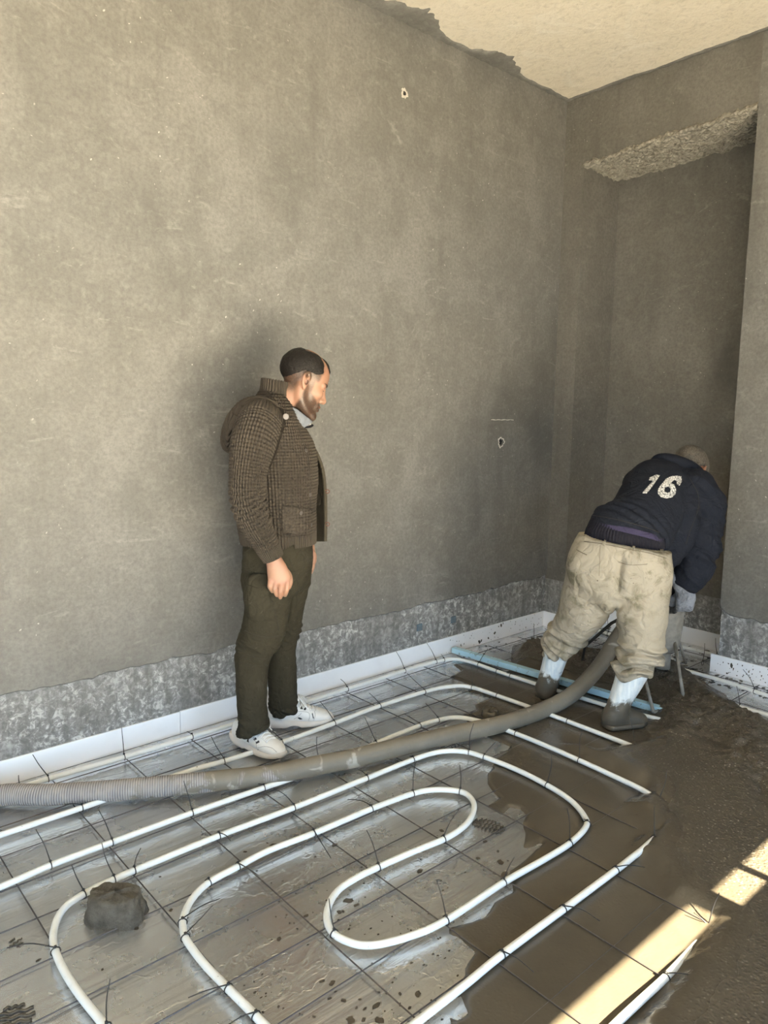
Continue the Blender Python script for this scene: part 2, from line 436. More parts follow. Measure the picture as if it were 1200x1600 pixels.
# back wall with the tall niche
wb = empty('wall_back', (0, 0, 0)); tag(wb, 'grey plastered end wall with a tall doorway sized niche', kind='structure')
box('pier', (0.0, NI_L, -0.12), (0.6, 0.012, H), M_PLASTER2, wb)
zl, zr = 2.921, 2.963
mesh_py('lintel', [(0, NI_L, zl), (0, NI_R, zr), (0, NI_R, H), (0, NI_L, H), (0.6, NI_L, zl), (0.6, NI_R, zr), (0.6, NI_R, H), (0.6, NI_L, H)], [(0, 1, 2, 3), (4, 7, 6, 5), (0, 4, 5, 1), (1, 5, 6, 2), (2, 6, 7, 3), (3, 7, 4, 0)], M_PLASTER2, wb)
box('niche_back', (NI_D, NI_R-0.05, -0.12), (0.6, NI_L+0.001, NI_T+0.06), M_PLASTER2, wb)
box('pier_core', (0.012, YR, -0.12), (0.6, NI_R-0.006, H), M_SCRAPED, wb)
def pier_coat():
    ys = np.arange(NI_R, YR, -0.012); V, F = [], []
    zb = BAND-0.006+0.010*fbm(ys*9, ys*0, seed=8)+0.008*fbm(ys*40, ys*0, seed=9)
    zb = zb+0.045*np.clip(1-(NI_R-ys)/0.05, 0, 1)
    for y, z in zip(ys, zb): V += [(0.012, y, z+0.004), (0.0, y, z+0.012), (0.0, y, H)]
    for i in range(len(ys)-1):
        for r in range(2):
            a = i*3+r; F.append((a, a+1, a+4, a+3))
    V += [(0.0, NI_R, zb[0]+.012), (0.0, NI_R, H), (NI_D, NI_R, H), (NI_D, NI_R, zb[0]+.012)]
    b = len(V)-4; F.append((b, b+1, b+2, b+3))
    return mesh_py('plaster_coat', V, F, M_PLASTER, wb)
pier_coat()
def soffit():
    # ragged broken concrete underside of the lintel, lower in front
    ny, nx = 90, 46; V, F = [], []
    yy = NI_L+(NI_R-NI_L)*np.arange(ny+1)/ny; xx_ = -0.004+(NI_D+0.004)*np.arange(nx+1)/nx; YY, XX = np.meshgrid(yy, xx_, indexing='ij')
    NS = 0.6*fbm(XX*16, YY*16, o=5, seed=21)+0.7*fbm(XX*55, YY*55, o=3, seed=22); ES = fbm(yy*28, yy*0+0.3, o=4, seed=23); ET = fbm(yy*35, yy*0+2.3, o=4, seed=29)
    for j in range(ny+1):
        y = NI_L+(NI_R-NI_L)*j/ny
        zt = 2.905+(2.947-2.905)*j/ny
        for i in range(nx+1):
            x = -0.004+(NI_D+0.004)*i/nx
            n = NS[j, i]; e = ES[j]
            z = zt+0.022*n+(0.016*e if i < 3 else 0.0)-0.012*(i/nx)
            xx = x-(0.010*(0.5+e) if i == 0 else 0.0)
            V.append((xx, y, z))
    for j in range(ny):
        for i in range(nx):
            a = j*(nx+1)+i; F.append((a, a+1, a+nx+2, a+nx+1))
    b = len(V)
    for j in range(ny+1):   # ragged front lip up onto the plaster face
        y = NI_L+(NI_R-NI_L)*j/ny; v0 = V[j*(nx+1)]
        e = ET[j]
        V.append((v0[0]-0.003, y, v0[2]+0.014+0.008*e)); V.append((0.002, y, v0[2]+0.030+0.016*e))
    for j in range(ny):
        F.append((j*(nx+1), (j+1)*(nx+1), b+2*(j+1), b+2*j)); F.append((b+2*j, b+2*(j+1), b+2*(j+1)+1, b+2*j+1))
    return mesh_py('lintel_soffit', V, F, M_BROKEN, wb, False)
soffit()
box('base_course', (-0.0015, NI_L, 0.0), (0.0, 0.011, BAND-0.01), M_SCRAPED, wb); box('base_course', (0.0, NI_L-0.0015, 0.0), (NI_D, NI_L, BAND-0.02), M_SCRAPED, wb); box('base_course', (NI_D-0.0015, NI_R, 0.0), (NI_D, NI_L-0.0016, BAND-0.015), M_SCRAPED, wb)

# cement smeared along the ceiling joints
def smear(name, pts_fn, n, wfn, z, mat, seed):
    V, F = [], []
    for i in range(n+1):
        p, q = pts_fn(i/n); w = wfn(i/n)
        for k, (f, dz) in enumerate(((0.0, -0.006), (0.55, -0.007), (0.9, -0.005), (1.0, 0.001))):
            V.append((p[0]+q[0]*w*f, p[1]+q[1]*w*f, z+dz*(1+0.4*math.sin(i*0.9+k))))
    for i in range(n):
        for k in range(3): a = i*4+k; F.append((a, a+1, a+5, a+4))
    return tag(mesh_py(name, V, F, mat, None, True), kind='structure')
def w_left(t):
    x = -3.0+3.0*t
    b = 0.030+0.014*float(fbm(np.array([x*9]), np.array([0.]), seed=31)[0])
    g = lambda c, s, a: a*math.exp(-((x-c)/s)**2)
    r = 1+0.7*float(fbm(np.array([x*25]), np.array([1.]), seed=33)[0])
    return max(0.008, b+r*(g(-1.65, 0.10, 0.10)+g(-1.36, 0.16, 0.13)+g(-0.72, 0.17, 0.10)))
smear('trim_1', lambda t: ((-3.0+3.0*t, 0.001), (0, -1)), 240, w_left, H, M_PLASTER, 1)
smear('trim_2', lambda t: ((0.0, -2.4*t), (-1, 0)), 160, lambda t: max(0.006, 0.022+0.016*float(fbm(np.array([t*26]), np.array([0.]), seed=37)[0])), H, M_PLASTER, 2)

# right wall and end wall stand outside the frame: window openings, added slab over them to cut the sun
wr = empty('wall_right', (0, YR, 0)); tag(wr, 'window wall opposite the plastered wall', kind='structure')
def wrb(n, lo, hi, m=M_PLASTER2):
    o = box(n, lo, hi, m, wr); o.location = (0, -YR, 0); return o
wrb('sill_pier', (XB, YR-0.2, -0.12), (-6.6, YR, H)); wrb('pier', (-1.35, YR-0.2, -0.12), (0.6, YR, H)); wrb('lintel', (-6.6, YR-0.2, 2.6), (-1.35, YR, H))
TOP = 0.03+(-2.035-YR)*math.tan(SUN_EL); BOT = 0.03+(-2.125-YR)*math.tan(SUN_EL)
wrb('transom', (-6.6, YR-0.012, 1.48), (-1.35, YR+0.012, BOT))  # unseen board added to stop the sun short of the floor strip
for x0, x1 in ((-2.040, -1.966), (-1.800, -1.765), (-3.9, -3.84)): wrb('mullion', (x0, YR-0.010, BOT-0.1), (x1, YR+0.010, 2.6))
slab = box('trim_3', (XB-1, YR-(2.6-TOP)/math.tan(SUN_EL), 2.6), (1.5, YR-0.2, 2.8), M_PLASTER2); tag(slab, 'unseen slab added over the windows to cut the sun', kind='structure')  # added out of view; its edge cuts off the higher sun
wf = empty('wall_front', (XB, 0, 0)); tag(wf, 'end wall behind the photographer with a wide doorway', kind='structure')
for n, lo, hi in (('pier', (XB-0.2, -1.9, -0.12), (XB, 0.25, H)), ('pier', (XB-0.2, YR, -0.12), (XB, -3.9, H)), ('lintel', (XB-0.2, -3.9, 2.5), (XB, -1.9, H))):
    o = box(n, lo, hi, M_PLASTER2, wf); o.location = (-XB, 0, 0)
M_GROUND = simple('sandy_bounce_ground', (0.16, 0.145, 0.12), 0.9, 0, 3, 0.2)
gr = box('terrace', (-40, -40, -0.4), (30, 30, -0.14), M_GROUND); tag(gr, 'unseen sandy ground added outside to bounce warm sunlight in', kind='structure')  # added out of view as a warm reflector for the room

# ------------------------------------------------------------------ edge insulation strips
def strip_set(name, label, pieces, parent_tag=True):
    root = empty(name, pieces[0][0]); tag(root, label, kind='structure')
    for lo, hi, m in pieces:
        o = box('foam_strip', lo, hi, m, root, 0.0015); o.location = tuple(-x for x in pieces[0][0])
    return root
ZS = 0.1026
bl = strip_set('baseboard_left', 'white foam edge strip along the foot of the left wall', [((XB, 0.003, 0), (-4.6, 0.0115, ZS), M_FOAM), ((-4.598, 0.0025, 0), (-2.632, 0.0110, ZS-0.001), M_FOAM), ((-2.630, 0.003, 0), (-0.012, 0.0115, ZS+0.001), M_FOAM)])
bb = strip_set('baseboard_back', 'white foam edge strip around the niche and the end wall', [((-0.010, NI_L-0.006, 0), (-0.001, 0.010, ZS), M_FOAM), ((-0.001, NI_L-0.012, 0), (NI_D-0.01, NI_L-0.002, ZS), M_FOAM), ((NI_D-0.010, NI_R+0.002, 0), (NI_D-0.001, NI_L-0.013, ZS), M_FOAM), ((-0.004, -2.4, 0), (0.0055, NI_R+0.030, ZS), M_FOAM)])

# ------------------------------------------------------------------ steel mesh under the pipes
mesh_root = empty('steel_mesh', (-3.48, -1.59, 0)); tag(mesh_root, 'thin grey steel wire mesh laid on the foil under the heating pipes', 'wire mesh')
def wire_mesh(L, axis, seed):
    n = 24; t = np.linspace(0, 1, n+1)
    w = 0.0016*fbm(t*9, t*0, seed=seed); z = 0.0012*fbm(t*11, t*0+3, seed=seed+1)
    P = np.stack([t*L, w, z], 1) if axis == 'x' else np.stack([w, t*L, z], 1)
    V, F, _ = tube_vf(P, 0.0021, 5)
    me = bpy.data.meshes.new('wire'); me.from_pydata([tuple(map(float, v)) for v in V], [], F); me.materials.append(M_WIRE)
    return me
mx = [wire_mesh(4.75, 'x', 40+i*3) for i in range(3)]; my = [wire_mesh(2.55, 'y', 60+i*3) for i in range(3)]
k = 0
for i in range(-3, 14):
    x = -3.48+0.2825*i
    if x > 0.30: continue
    y0, y1 = (-2.62, -0.07) if x < -0.02 else (-2.62, -0.22)
    o = bpy.data.objects.new('wire', my[k % 3]); k += 1; o.location = (x+3.48, y0+1.59, 0.0118); link(o, mesh_root)
for i in range(-5, 9):
    y = -1.59+0.185*i
    if y > -0.06: continue
    o = bpy.data.objects.new('wire', mx[k % 3]); k += 1; o.location = (-4.42+3.48, y+1.59, 0.0072); link(o, mesh_root)
    if not NI_R+0.02 < y < NI_L-0.02: o.scale = (0.925, 1, 1)

# ------------------------------------------------------------------ heating pipes
ZP, RP = 0.0240, 0.0100
def fl(pts, z=ZP): return [floor_pt(u, v, z) for u, v in pts]
pipes = []
def pipe(pts, label, z=ZP, extra0=None, extra1=None, n=8, zs=None):
    P = [floor_pt(u, v, (zs[i] if zs else z)) for i, (u, v) in enumerate(pts)]
    if extra0:
        d0 = P[0]-P[2]; d0 = d0/np.linalg.norm(d0); P = [P[0]+d0*0.7, P[0]+d0*0.3]+P
    if extra1: P = P+[np.array(e) for e in extra1]
    C = catmull(P, n)
    b = C[0].copy(); b[2] = 0
    o = tube('heating_pipe', C-b, RP, M_PIPE, None, 12); o.location = b
    tag(o, label, 'pipe', 'white underfloor heating pipes'); pipes.append((o, C, b)); return o
pipe([(0, 1241), (75, 1217), (194, 1183), (300, 1151), (480, 1096), (560, 1071), (632, 1048), (681, 1034), (710, 1030), (740, 1036), (777, 1049), (838, 1069), (900, 1088), (970, 1109), (1047, 1128)],
     'white heating pipe closest to the left wall, turning at the blue board', extra0=[(-4.3, -0.035, ZP), (-3.7, -0.035, ZP)])
pipe([(0, 1305), (60, 1285), (128, 1262), (200, 1237), (300, 1203), (358, 1187), (440, 1160), (522, 1130), (593, 1103), (663, 1081), (700, 1073), (733, 1073), (777, 1087), (833, 1107), (887, 1127), (960, 1155), (1050, 1190)],
     'white heating pipe passing under the sneakers, bending round beside the rear boot', extra0=[(-4.3, -0.43, ZP), (-3.75, -0.425, ZP)], zs=None)
pipe([(0, 1386), (79, 1352), (175, 1316), (300, 1270), (412, 1231), (477, 1209), (540, 1184), (593, 1159), (640, 1140), (670, 1129), (710, 1121), (750, 1127), (800, 1144), (850, 1164), (905, 1188), (955, 1211), (1010, 1238), (1043, 1266), (1040, 1292), (1010, 1322), (985, 1342), (962, 1360), (880, 1421), (784, 1492), (725, 1540), (640, 1606), (560, 1668)],
     'white heating pipe diving under the grey hose and half drowned in slurry', extra0=[(-4.3, -0.62, ZP), (-3.85, -0.62, ZP)])
pipe([(260, 1720), (200, 1645), (160, 1598), (118, 1545), (92, 1500), (83, 1462), (97, 1423), (131, 1397), (178, 1374), (210, 1360), (342, 1306), (459, 1262), (573, 1216), (645, 1187), (685, 1175), (722, 1174), (757, 1183), (810, 1204), (855, 1227), (892, 1251), (914, 1277), (915, 1293), (890, 1318), (850, 1343), (787, 1379), (697, 1438), (640, 1463), (580, 1477), (540, 1470), (516, 1452), (511, 1425), (525, 1395), (553, 1374), (591, 1355), (650, 1329), (700, 1308), (730, 1286), (741, 1261), (733, 1244), (715, 1236), (680, 1234), (645, 1240), (580, 1264), (490, 1302), (420, 1329), (372, 1354), (326, 1379), (300, 1405), (287, 1432), (286, 1450), (292, 1470), (320, 1507), (357, 1545), (400, 1588), (450, 1640), (520, 1720)],
     'white heating pipe coiled in the long hairpin loops nearest the camera', n=6)
pipe([(1118, 1438), (1085, 1478), (1045, 1522), (1000, 1564), (960, 1602), (900, 1665)], 'short white heating pipe end showing by the sunlit strip', zs=[-0.008, 0.000, 0.016, 0.024, 0.026, 0.026])
pipe([(1000, 1026), (1036, 1037), (1070, 1047), (1120, 1061), (1160, 1074), (1200, 1087), (1260, 1107)], 'white heating pipe running beside the strip on the right pier')
pipe([(1110, 1094), (1150, 1103), (1200, 1118), (1260, 1138)], 'white heating pipe partly covered by mortar near the right frame edge', z=0.030)
pipe([(1120, 1109), (1152, 1117), (1200, 1134), (1260, 1157)], 'white heating pipe lowest of the three beside the mortar heap', z=0.036)
pipe([(900, 979), (935, 985), (962, 993), (1066, 1011), (1120, 1024)], 'white heating pipe inside the niche behind the tripod')

# cable ties: (ring px, tail-tip px, upright?)
TIES = [((128, 1266), (101, 1257), 0), ((79, 1352), (56, 1296), 1), ((173, 1318), (154, 1265), 1), ((178, 1375), (159, 1317), 1), ((209, 1361), (220, 1325), 1),
 ((131, 1398), (112, 1351), 1), ((87, 1487), (11, 1481), 0), ((168, 1606), (172, 1529), 1), ((300, 1271), (287, 1220), 1), ((412, 1231), (394, 1226), 0),
 ((341, 1307), (360, 1314), 0), ((458, 1263), (427, 1231), 1), ((372, 1354), (404, 1368), 0), ((326, 1379), (320, 1376), 0), ((490, 1303), (517, 1341), 0),
 ((285, 1442), (344, 1404), 0), ((291, 1465), (332, 1415), 1), ((357, 1545), (294, 1559), 0), ((397, 1587), (355, 1602), 0), ((521, 1460), (514, 1404), 1),
 ((697, 1437), (682, 1375), 1), ((591, 1356), (573, 1297), 1), ((697, 1311), (717, 1265), 1), ((645, 1240), (650, 1188), 1), ((720, 1237), (718, 1195), 1),
 ((580, 1265), (543, 1249), 0), ((573, 1216), (560, 1203), 0), ((645, 1187), (640, 1182), 0), ((735, 1177), (740, 1130), 1), ((757, 1183), (774, 1160), 1),
 ((540, 1077), (532, 1061), 1), ((632, 1047), (619, 1018), 1), ((681, 1035), (667, 1005), 1), ((694, 1032), (689, 1022), 1), ((592, 1105), (577, 1083), 1),
 ((660, 1082), (636, 1052), 1), ((522, 1130), (500, 1096), 1), ((737, 1073), (736, 1040), 1), ((586, 1162), (570, 1121), 1), ((658, 1134), (631, 1115), 1),
 ((687, 1127), (665, 1099), 1), ((502, 1200), (495, 1151), 1), ((749, 1039), (762, 1014), 1), ((777, 1049), (773, 1046), 0), ((794, 1055), (790, 1052), 0),
 ((776, 1087), (780, 1075), 1), ((887, 1127), (891, 1122), 0), ((810, 1147), (806, 1144), 0), ((902, 1187), (910, 1140), 1), ((854, 1227), (861, 1176), 1),
 ((989, 1166), (984, 1118), 1), ((915, 1288), (912, 1280), 0), ((890, 1317), (886, 1262), 1), ((787, 1379), (804, 1339), 1), ((962, 1358), (1007, 1355), 0),
 ((880, 1421), (937, 1439), 0), ((782, 1493), (834, 1519), 0), ((1037, 1250), (1042, 1202), 1), ((1023, 1309), (1022, 1259), 1), ((1117, 1440), (1124, 1395), 1),
 ((1114, 1444), (1084, 1426), 0), ((1042, 1524), (1087, 1525), 0), ((72, 1217), (51, 1179), 1), ((34, 1230), (29, 1211), 1), ((194, 1184), (190, 1137), 1),
 ((304, 1150), (292, 1143), 1), ((352, 1188), (330, 1151), 1), ((440, 1160), (424, 1140), 1), ((1176, 1080), (1161, 1046), 1), ((1159, 1104), (1151, 1072), 1),
 ((1098, 1036), (1101, 1005), 1), ((1122, 1024), (1118, 997), 1), ((948, 991), (949, 962), 1), ((834, 1005), (834, 974), 1), ((1, 1242), (-8, 1205), 1)]
def make_tie(ring, tip, up):
    best = None; P0 = floor_pt(*ring, ZP)
    for o, C, b in pipes:
        d = np.linalg.norm(C[:, :2]-P0[:2], axis=1); i = int(d.argmin())
        if best is None or d[i] < best[0]: best = (d[i], o, C, b, i)
    d, o, C, b, i = best
    J = Join()
    if d < 0.05:
        c = C[i]; t = C[min(i+1, len(C)-1)]-C[max(i-1, 0)]; t = t/np.linalg.norm(t); par = o; off = b
    else:
        c = P0.copy(); t = np.array([0, 1.0, 0]); par = mesh_root; off = np.array(mesh_root.location)
    s = np.cross(t, [0, 0, 1.0]); s /= np.linalg.norm(s)
    rr = RP+0.0022
    J.tube([c+rr*(math.cos(a)*s+math.sin(a)*np.array([0, 0, 1.0])) for a in np.linspace(0, 2*math.pi, 15)], 0.0017, 5)
    top = c+np.array([0, 0, rr])
    if up:
        dep = (top-CAM)@C_F; e = at_depth(tip[0], tip[1], dep)
        if e[1] > -0.012 and e[0] < 0: e = wall_pt(tip[0], tip[1], -0.014)
    else: e = floor_pt(tip[0], tip[1], 0.030)
    mid = (top+e)/2+0.06*np.linalg.norm(e-top)*np.array([random.uniform(-1, 1), random.uniform(-1, 1), 0.8 if up else 1.2])
    Q = catmull([top, mid, e], 6)
    J.tube(Q, np.linspace(0.0019, 0.0013, len(Q)), 5)
    J.box(top-np.array([0.003, 0.003, 0.0005]), top+np.array([0.003, 0.003, 0.0045]))
    ob = J.build('cable_tie', M_TIE, par); ob.location = tuple(-off)
for r_, t_, u_ in TIES: make_tie(r_, t_, u_)

# ------------------------------------------------------------------ blue board between old and new screed
A = floor_pt(706, 1024, 0.0); B = floor_pt(1052, 1127, 0.0); dv = B-A; L = np.linalg.norm(dv); ang = math.atan2(dv[1], dv[0])
bd = box('foam_board_strip', (0, -0.004, 0.016), (L, 0.034, 0.047), M_BLUE, None, 0.002); bd.location = tuple(A); bd.rotation_euler = (0, 0, ang)
tag(bd, 'long pale blue foam board strip lying in front of the niche', 'foam strip')

# ------------------------------------------------------------------ wet screed
def pip(poly, X, Y):
    inside = np.zeros(X.shape, bool); dist = np.full(X.shape, 9.0); n = len(poly)
    for i in range(n):
        x0, y0 = poly[i]; x1, y1 = poly[(i+1) % n]
        c = ((y0 > Y) != (y1 > Y)) & (X < (x1-x0)*(Y-y0)/(y1-y0+1e-12)+x0); inside ^= c
        dx, dy = x1-x0, y1-y0; t = np.clip(((X-x0)*dx+(Y-y0)*dy)/(dx*dx+dy*dy+1e-12), 0, 1)
        dist = np.minimum(dist, np.hypot(X-x0-t*dx, Y-y0-t*dy))
    return np.where(inside, dist, -dist)
def seg_dist(path, X, Y):
    d = np.full(X.shape, 9.0)
    for (x0, y0), (x1, y1) in zip(path[:-1], path[1:]):
        dx, dy = x1-x0, y1-y0; t = np.clip(((X-x0)*dx+(Y-y0)*dy)/(dx*dx+dy*dy+1e-12), 0, 1)
        d = np.minimum(d, np.hypot(X-x0-t*dx, Y-y0-t*dy))
    return d
def fpoly(pts, z=0.005): return [tuple(floor_pt(u, v, z)[:2]) for u, v in pts]
SLUR = [(707, 1037), (719, 1047), (702, 1057), (722, 1064), (737, 1070), (732, 1080), (752, 1083), (765, 1090), (742, 1100), (745, 1110), (722, 1116), (725, 1122), (762, 1150), (780, 1158), (797, 1165), (790, 1175), (772, 1184), (769, 1199), (762, 1207), (760, 1222), (769, 1235), (780, 1246), (760, 1258), (785, 1272), (797, 1260), (812, 1263), (820, 1270), (816, 1285), (821, 1300), (816, 1324), (832, 1321), (847, 1315), (838, 1326), (825, 1337), (797, 1360), (797, 1372), (799, 1391), (790, 1397), (772, 1408), (757, 1430), (735, 1438), (700, 1447), (699, 1457), (718, 1464), (740, 1486), (725, 1510), (726, 1522), (718, 1535), (700, 1567), (720, 1556), (729, 1580), (715, 1589), (700, 1585), (702, 1600), (690, 1650),
        (1000, 1900), (1700, 1900), (1700, 1500), (1330, 1170), (1200, 1128), (1150, 1111), (1135, 1085), (1100, 1068), (1075, 1060), (1045, 1050), (1030, 1036), (990, 1032), (945, 1024), (905, 1018), (870, 1003), (830, 1000), (800, 1008), (797, 1030), (803, 1046), (790, 1048), (750, 1032)]
THICK = [(905, 1190), (950, 1210), (1000, 1233), (985, 1260), (1000, 1300), (975, 1340), (1000, 1350), (1035, 1410), (1095, 1440), (1050, 1510), (985, 1600), (930, 1680), (1100, 1900), (1700, 1900), (1700, 1500), (1330, 1170), (1200, 1132), (1150, 1113), (1120, 1085), (1075, 1064), (1030, 1042), (945, 1030), (870, 1010), (825, 1006), (806, 1014), (806, 1040), (890, 1072), (960, 1095), (1012, 1112), (1040, 1138), (1000, 1160), (930, 1172), (900, 1165), (880, 1165)]
gx = np.arange(-3.15, 0.34, 0.0085); gy = np.arange(-2.62, -0.14, 0.0085)
GX, GY = np.meshgrid(gx, gy, indexing='ij')
wob = 0.006*fbm(GX*14, GY*14, seed=70)
sdS = pip(fpoly(SLUR), GX, GY)+wob; sdT = pip(fpoly(THICK), GX, GY)+0.03*fbm(GX*9, GY*9, seed=74)
ss = lambda x, a, b: (lambda t: t*t*(3-2*t))(np.clip((x-a)/(b-a), 0, 1))
ZG = -0.004+ss(sdS, -0.004, 0.014)*0.0128
thick = ss(sdT, -0.02, 0.08)
ZG = ZG+thick*0.036*ss(sdS, 0.0, 0.02)
def blob(u, v, s, a, sy=None, rot=0.0):
    p = floor_pt(u, v, 0); dx, dy = GX-p[0], GY-p[1]; c, s_ = math.cos(rot), math.sin(rot)
    e = ((dx*c+dy*s_)/s)**2+((-dx*s_+dy*c)/(sy or s))**2
    return a*np.exp(-e)
heap = blob(1110, 1125, 0.22, 0.045)+blob(1060, 1062, 0.16, 0.045)+blob(1160, 1180, 0.20, 0.030, 0.08, 0.3)+blob(1190, 1215, 0.14, 0.025)+blob(838, 1026, 0.13, 0.055, 0.09)+blob(900, 1036, 0.16, 0.035)+blob(1000, 1060, 0.2, 0.045)+blob(950, 1050, 0.16, 0.03)+blob(1055, 1150, 0.14, 0.018)
lum = np.clip(heap/0.04, 0, 1)
rid = 1-np.abs(fbm(GX*17, GY*17, o=5, seed=80)); bil = np.abs(fbm(GX*26, GY*26, o=5, seed=90))
ZG = ZG+ss(sdS, 0.0, 0.04)*(heap*(0.80+0.3*fbm(GX*8, GY*8, seed=95))+lum*(0.030*(rid-0.62)+0.034*bil-0.008))
grav = np.clip(0.08+0.75*ss(sdT, 0.02, 0.30)+lum, 0, 1)
ZG = ZG+ss(sdS, 0.0, 0.03)*grav*0.0022*fbm(GX*60, GY*60, o=3, seed=99)
ridge = np.exp(-(seg_dist(fpoly([(1200, 1290), (1185, 1230), (1150, 1190), (1095, 1165), (1085, 1150)]), GX, GY)/0.03)**2); ZG = ZG-ridge*0.012*(1+fbm(GX*30, GY*30, seed=3))
groove = np.exp(-(seg_dist(fpoly([(910, 1190), (955, 1211), (1010, 1238), (1043, 1266), (1040, 1292), (1010, 1322), (985, 1342)]), GX, GY)/0.012)**2)
ZG = ZG-groove*thick*0.012*(0.8+0.6*fbm(GX*40, GY*40, seed=5))
pcov = 0
groove2 = np.exp(-(seg_dist(fpoly([(1120, 1436), (1085, 1478), (1045, 1520)]), GX, GY)/0.012)**2); ZG = ZG-groove2*0.006
keep = ZG > -0.0035
nI, nJ = GX.shape; idx = np.arange(nI*nJ).reshape(nI, nJ)
fk = keep[:-1, :-1] | keep[1:, :-1] | keep[1:, 1:] | keep[:-1, 1:]
inside_room = (GX < -0.012) | ((GX < NI_D-0.02) & (GY > NI_R+0.04) & (GY < NI_L-0.02))
fk &= inside_room[:-1, :-1] & inside_room[1:, 1:]
F = np.stack([idx[:-1, :-1][fk], idx[1:, :-1][fk], idx[1:, 1:][fk], idx[:-1, 1:][fk]], 1)
V = np.stack([GX.ravel(), GY.ravel(), ZG.ravel()], 1)
used = np.unique(F); rem = np.full(len(V), -1); rem[used] = np.arange(len(used))
scr = mesh_np('wet_screed', V[used], rem[F], M_SCREED, None, True, {'rough': np.clip(grav, 0, 1).ravel()[used]})
tag(scr, 'wet brown grey cement screed spreading from the right over foil and pipes', 'screed', kind='stuff')

# ------------------------------------------------------------------ mortar lumps, mud prints and splashes
def lump(u, v, sx, sy, h, rz, label, seed, mat=M_LUMP):
    p = floor_pt(u, v, 0.0); V, F = [], []; nr, na = 16, 40
    ti = np.arange(nr+1)/nr*math.pi/2; ak = 2*math.pi*np.arange(na)/na; TI, AK = np.meshgrid(ti, ak, indexing='ij')
    NL = fbm(np.cos(AK)*1.6+seed, np.sin(AK)*1.6, np.sin(TI)**0.9*2, o=4, seed=seed)
    for i in range(nr+1):
        t = i/nr*math.pi/2
        for k in range(na):
            a = 2*math.pi*k/na; c, s = math.cos(a), math.sin(a)
            q = (abs(c)**3+abs(s)**3)**(-1/3.0)
            r = math.cos(t)**0.45; z = math.sin(t)**0.9
            n = NL[i, k]
            f = 1+0.20*n
            V.append((sx*r*q*c*f, sy*r*q*s*f, h*min(1.0, 1.25*z)*(1+0.20*n)-0.002))
    for i in range(nr):
        for k in range(na):
            k2 = (k+1) % na; F.append((i*na+k, i*na+k2, (i+1)*na+k2, (i+1)*na+k))
    o = mesh_py('mortar_lump', V, F, mat, None, True); o.location = tuple(p); o.rotation_euler = (0, 0, rz)
    return tag(o, label, 'mortar lump')
lump(181, 1432, 0.082, 0.058, 0.075, YAW-math.pi/2, 'rounded grey lump of stiff mortar inside the lower left pipe bend', 3)
lump(766, 1118, 0.055, 0.040, 0.035, 0.6, 'small wet mortar lump at the puddle edge behind the grey hose', 5, M_SCREED)
def splat(J, c, r, n, up=np.array([0, 0, 1.0]), e1=np.array([1.0, 0, 0]), h=0.0012):
    e2 = np.cross(up, e1); V = [c+up*h]; m = 9; ph = random.random()*6; k_ = random.uniform(0.6, 1.0)
    for i in range(m):
        a = 2*math.pi*i/m; rr = r*(1+0.25*math.sin(2*a+ph)+0.15*math.sin(5*a+ph*2))
        V.append(c+e1*rr*math.cos(a)+e2*rr*k_*math.sin(a)+up*0.0004)
    J.add(V, [(0, 1+i, 1+(i+1) % m) for i in range(m)])
J = Join()
for (u, v, r) in [(213, 1451, .008), (267, 1422, .006), (291, 1434, .006), (427, 1320, .012), (383, 1331, .006), (440, 1320, .009), (523, 1320, .010), (656, 1361, .010), (544, 1407, .013), (557, 1414, .008), (530, 1425, .007), (536, 1424, .005), (690, 1298, .009), (648, 1326, .007), (503, 1533, .007), (519, 1536, .009), (478, 1431, .007), (436, 1467, .008), (625, 1553, .005), (653, 1553, .010), (588, 1571, .011), (570, 1576, .005), (537, 1563, .006), (548, 1594, .012), (593, 1594, .011), (568, 1593, .006), (782, 1347, .012), (747, 1341, .008), (788, 1366, .013), (758, 1315, .007), (778, 1330, .006), (300, 1265, .004), (250, 1370, .005), (60, 1500, .006), (160, 1515, .004), (640, 1575, .005), (604, 1552, .004), (515, 1560, .005)]:
    splat(J, floor_pt(u, v, 0.0006), r, 9)
cand = [(random.uniform(380, 800), random.uniform(1300, 1600)) for _ in range(150)]
fp_ = np.array([floor_pt(u, v)[:2] for u, v in cand]); okc = pip(fpoly(SLUR), fp_[:, 0], fp_[:, 1]) < -0.01
for (u, v), k_ok in zip(cand, okc):
    if k_ok: splat(J, floor_pt(u, v, 0.0005), random.uniform(0.0015, 0.004), 9)
sp = J.build('mud_splashes', M_MUD, None, True); tag(sp, 'dark drops of cement slurry splashed over the foil', 'splashes', kind='stuff')
J = Join()
for (u, v, r) in [(763, 997, .010), (749, 1003, .014), (752, 1001, .010), (773, 989, .012), (783, 977, .013), (786, 974, .008), (779, 979, .006), (720, 1008, .008), (725, 1006, .006), (738, 990, .003), (842, 967, .004), (800, 976, .003), (812, 984, .004), (835, 960, .003)]:
    q = wall_pt(u, v, 0.0024); splat(J, q, r*0.8, 9, np.array([0, -1.0, 0]), np.array([0, 0, 1.0]))
for _ in range(50):
    q = np.array([random.uniform(-0.95, -0.03), 0.0024, random.uniform(0.01, ZS-0.006)]); splat(J, q, random.uniform(0.0015, 0.004), 9, np.array([0, -1.0, 0]), np.array([0, 0, 1.0]))
sp2 = J.build('mud_splashes', M_MUD, bl, True); sp2.location = tuple(-x for x in (XB, 0.003, 0)); sp2['kind'] = 'stuff'
J = Join()
for (u, v, r) in [(1143, 1040, .012), (1146, 1045, .006), (1130, 1035, .004), (1136, 1052, .006), (1160, 1040, .004), (1170, 1050, .004), (1190, 1056, .005)]:
    q = back_pt(u, v, -0.0045); splat(J, q, r, 9, np.array([-1.0, 0, 0]), np.array([0, 0, 1.0]))
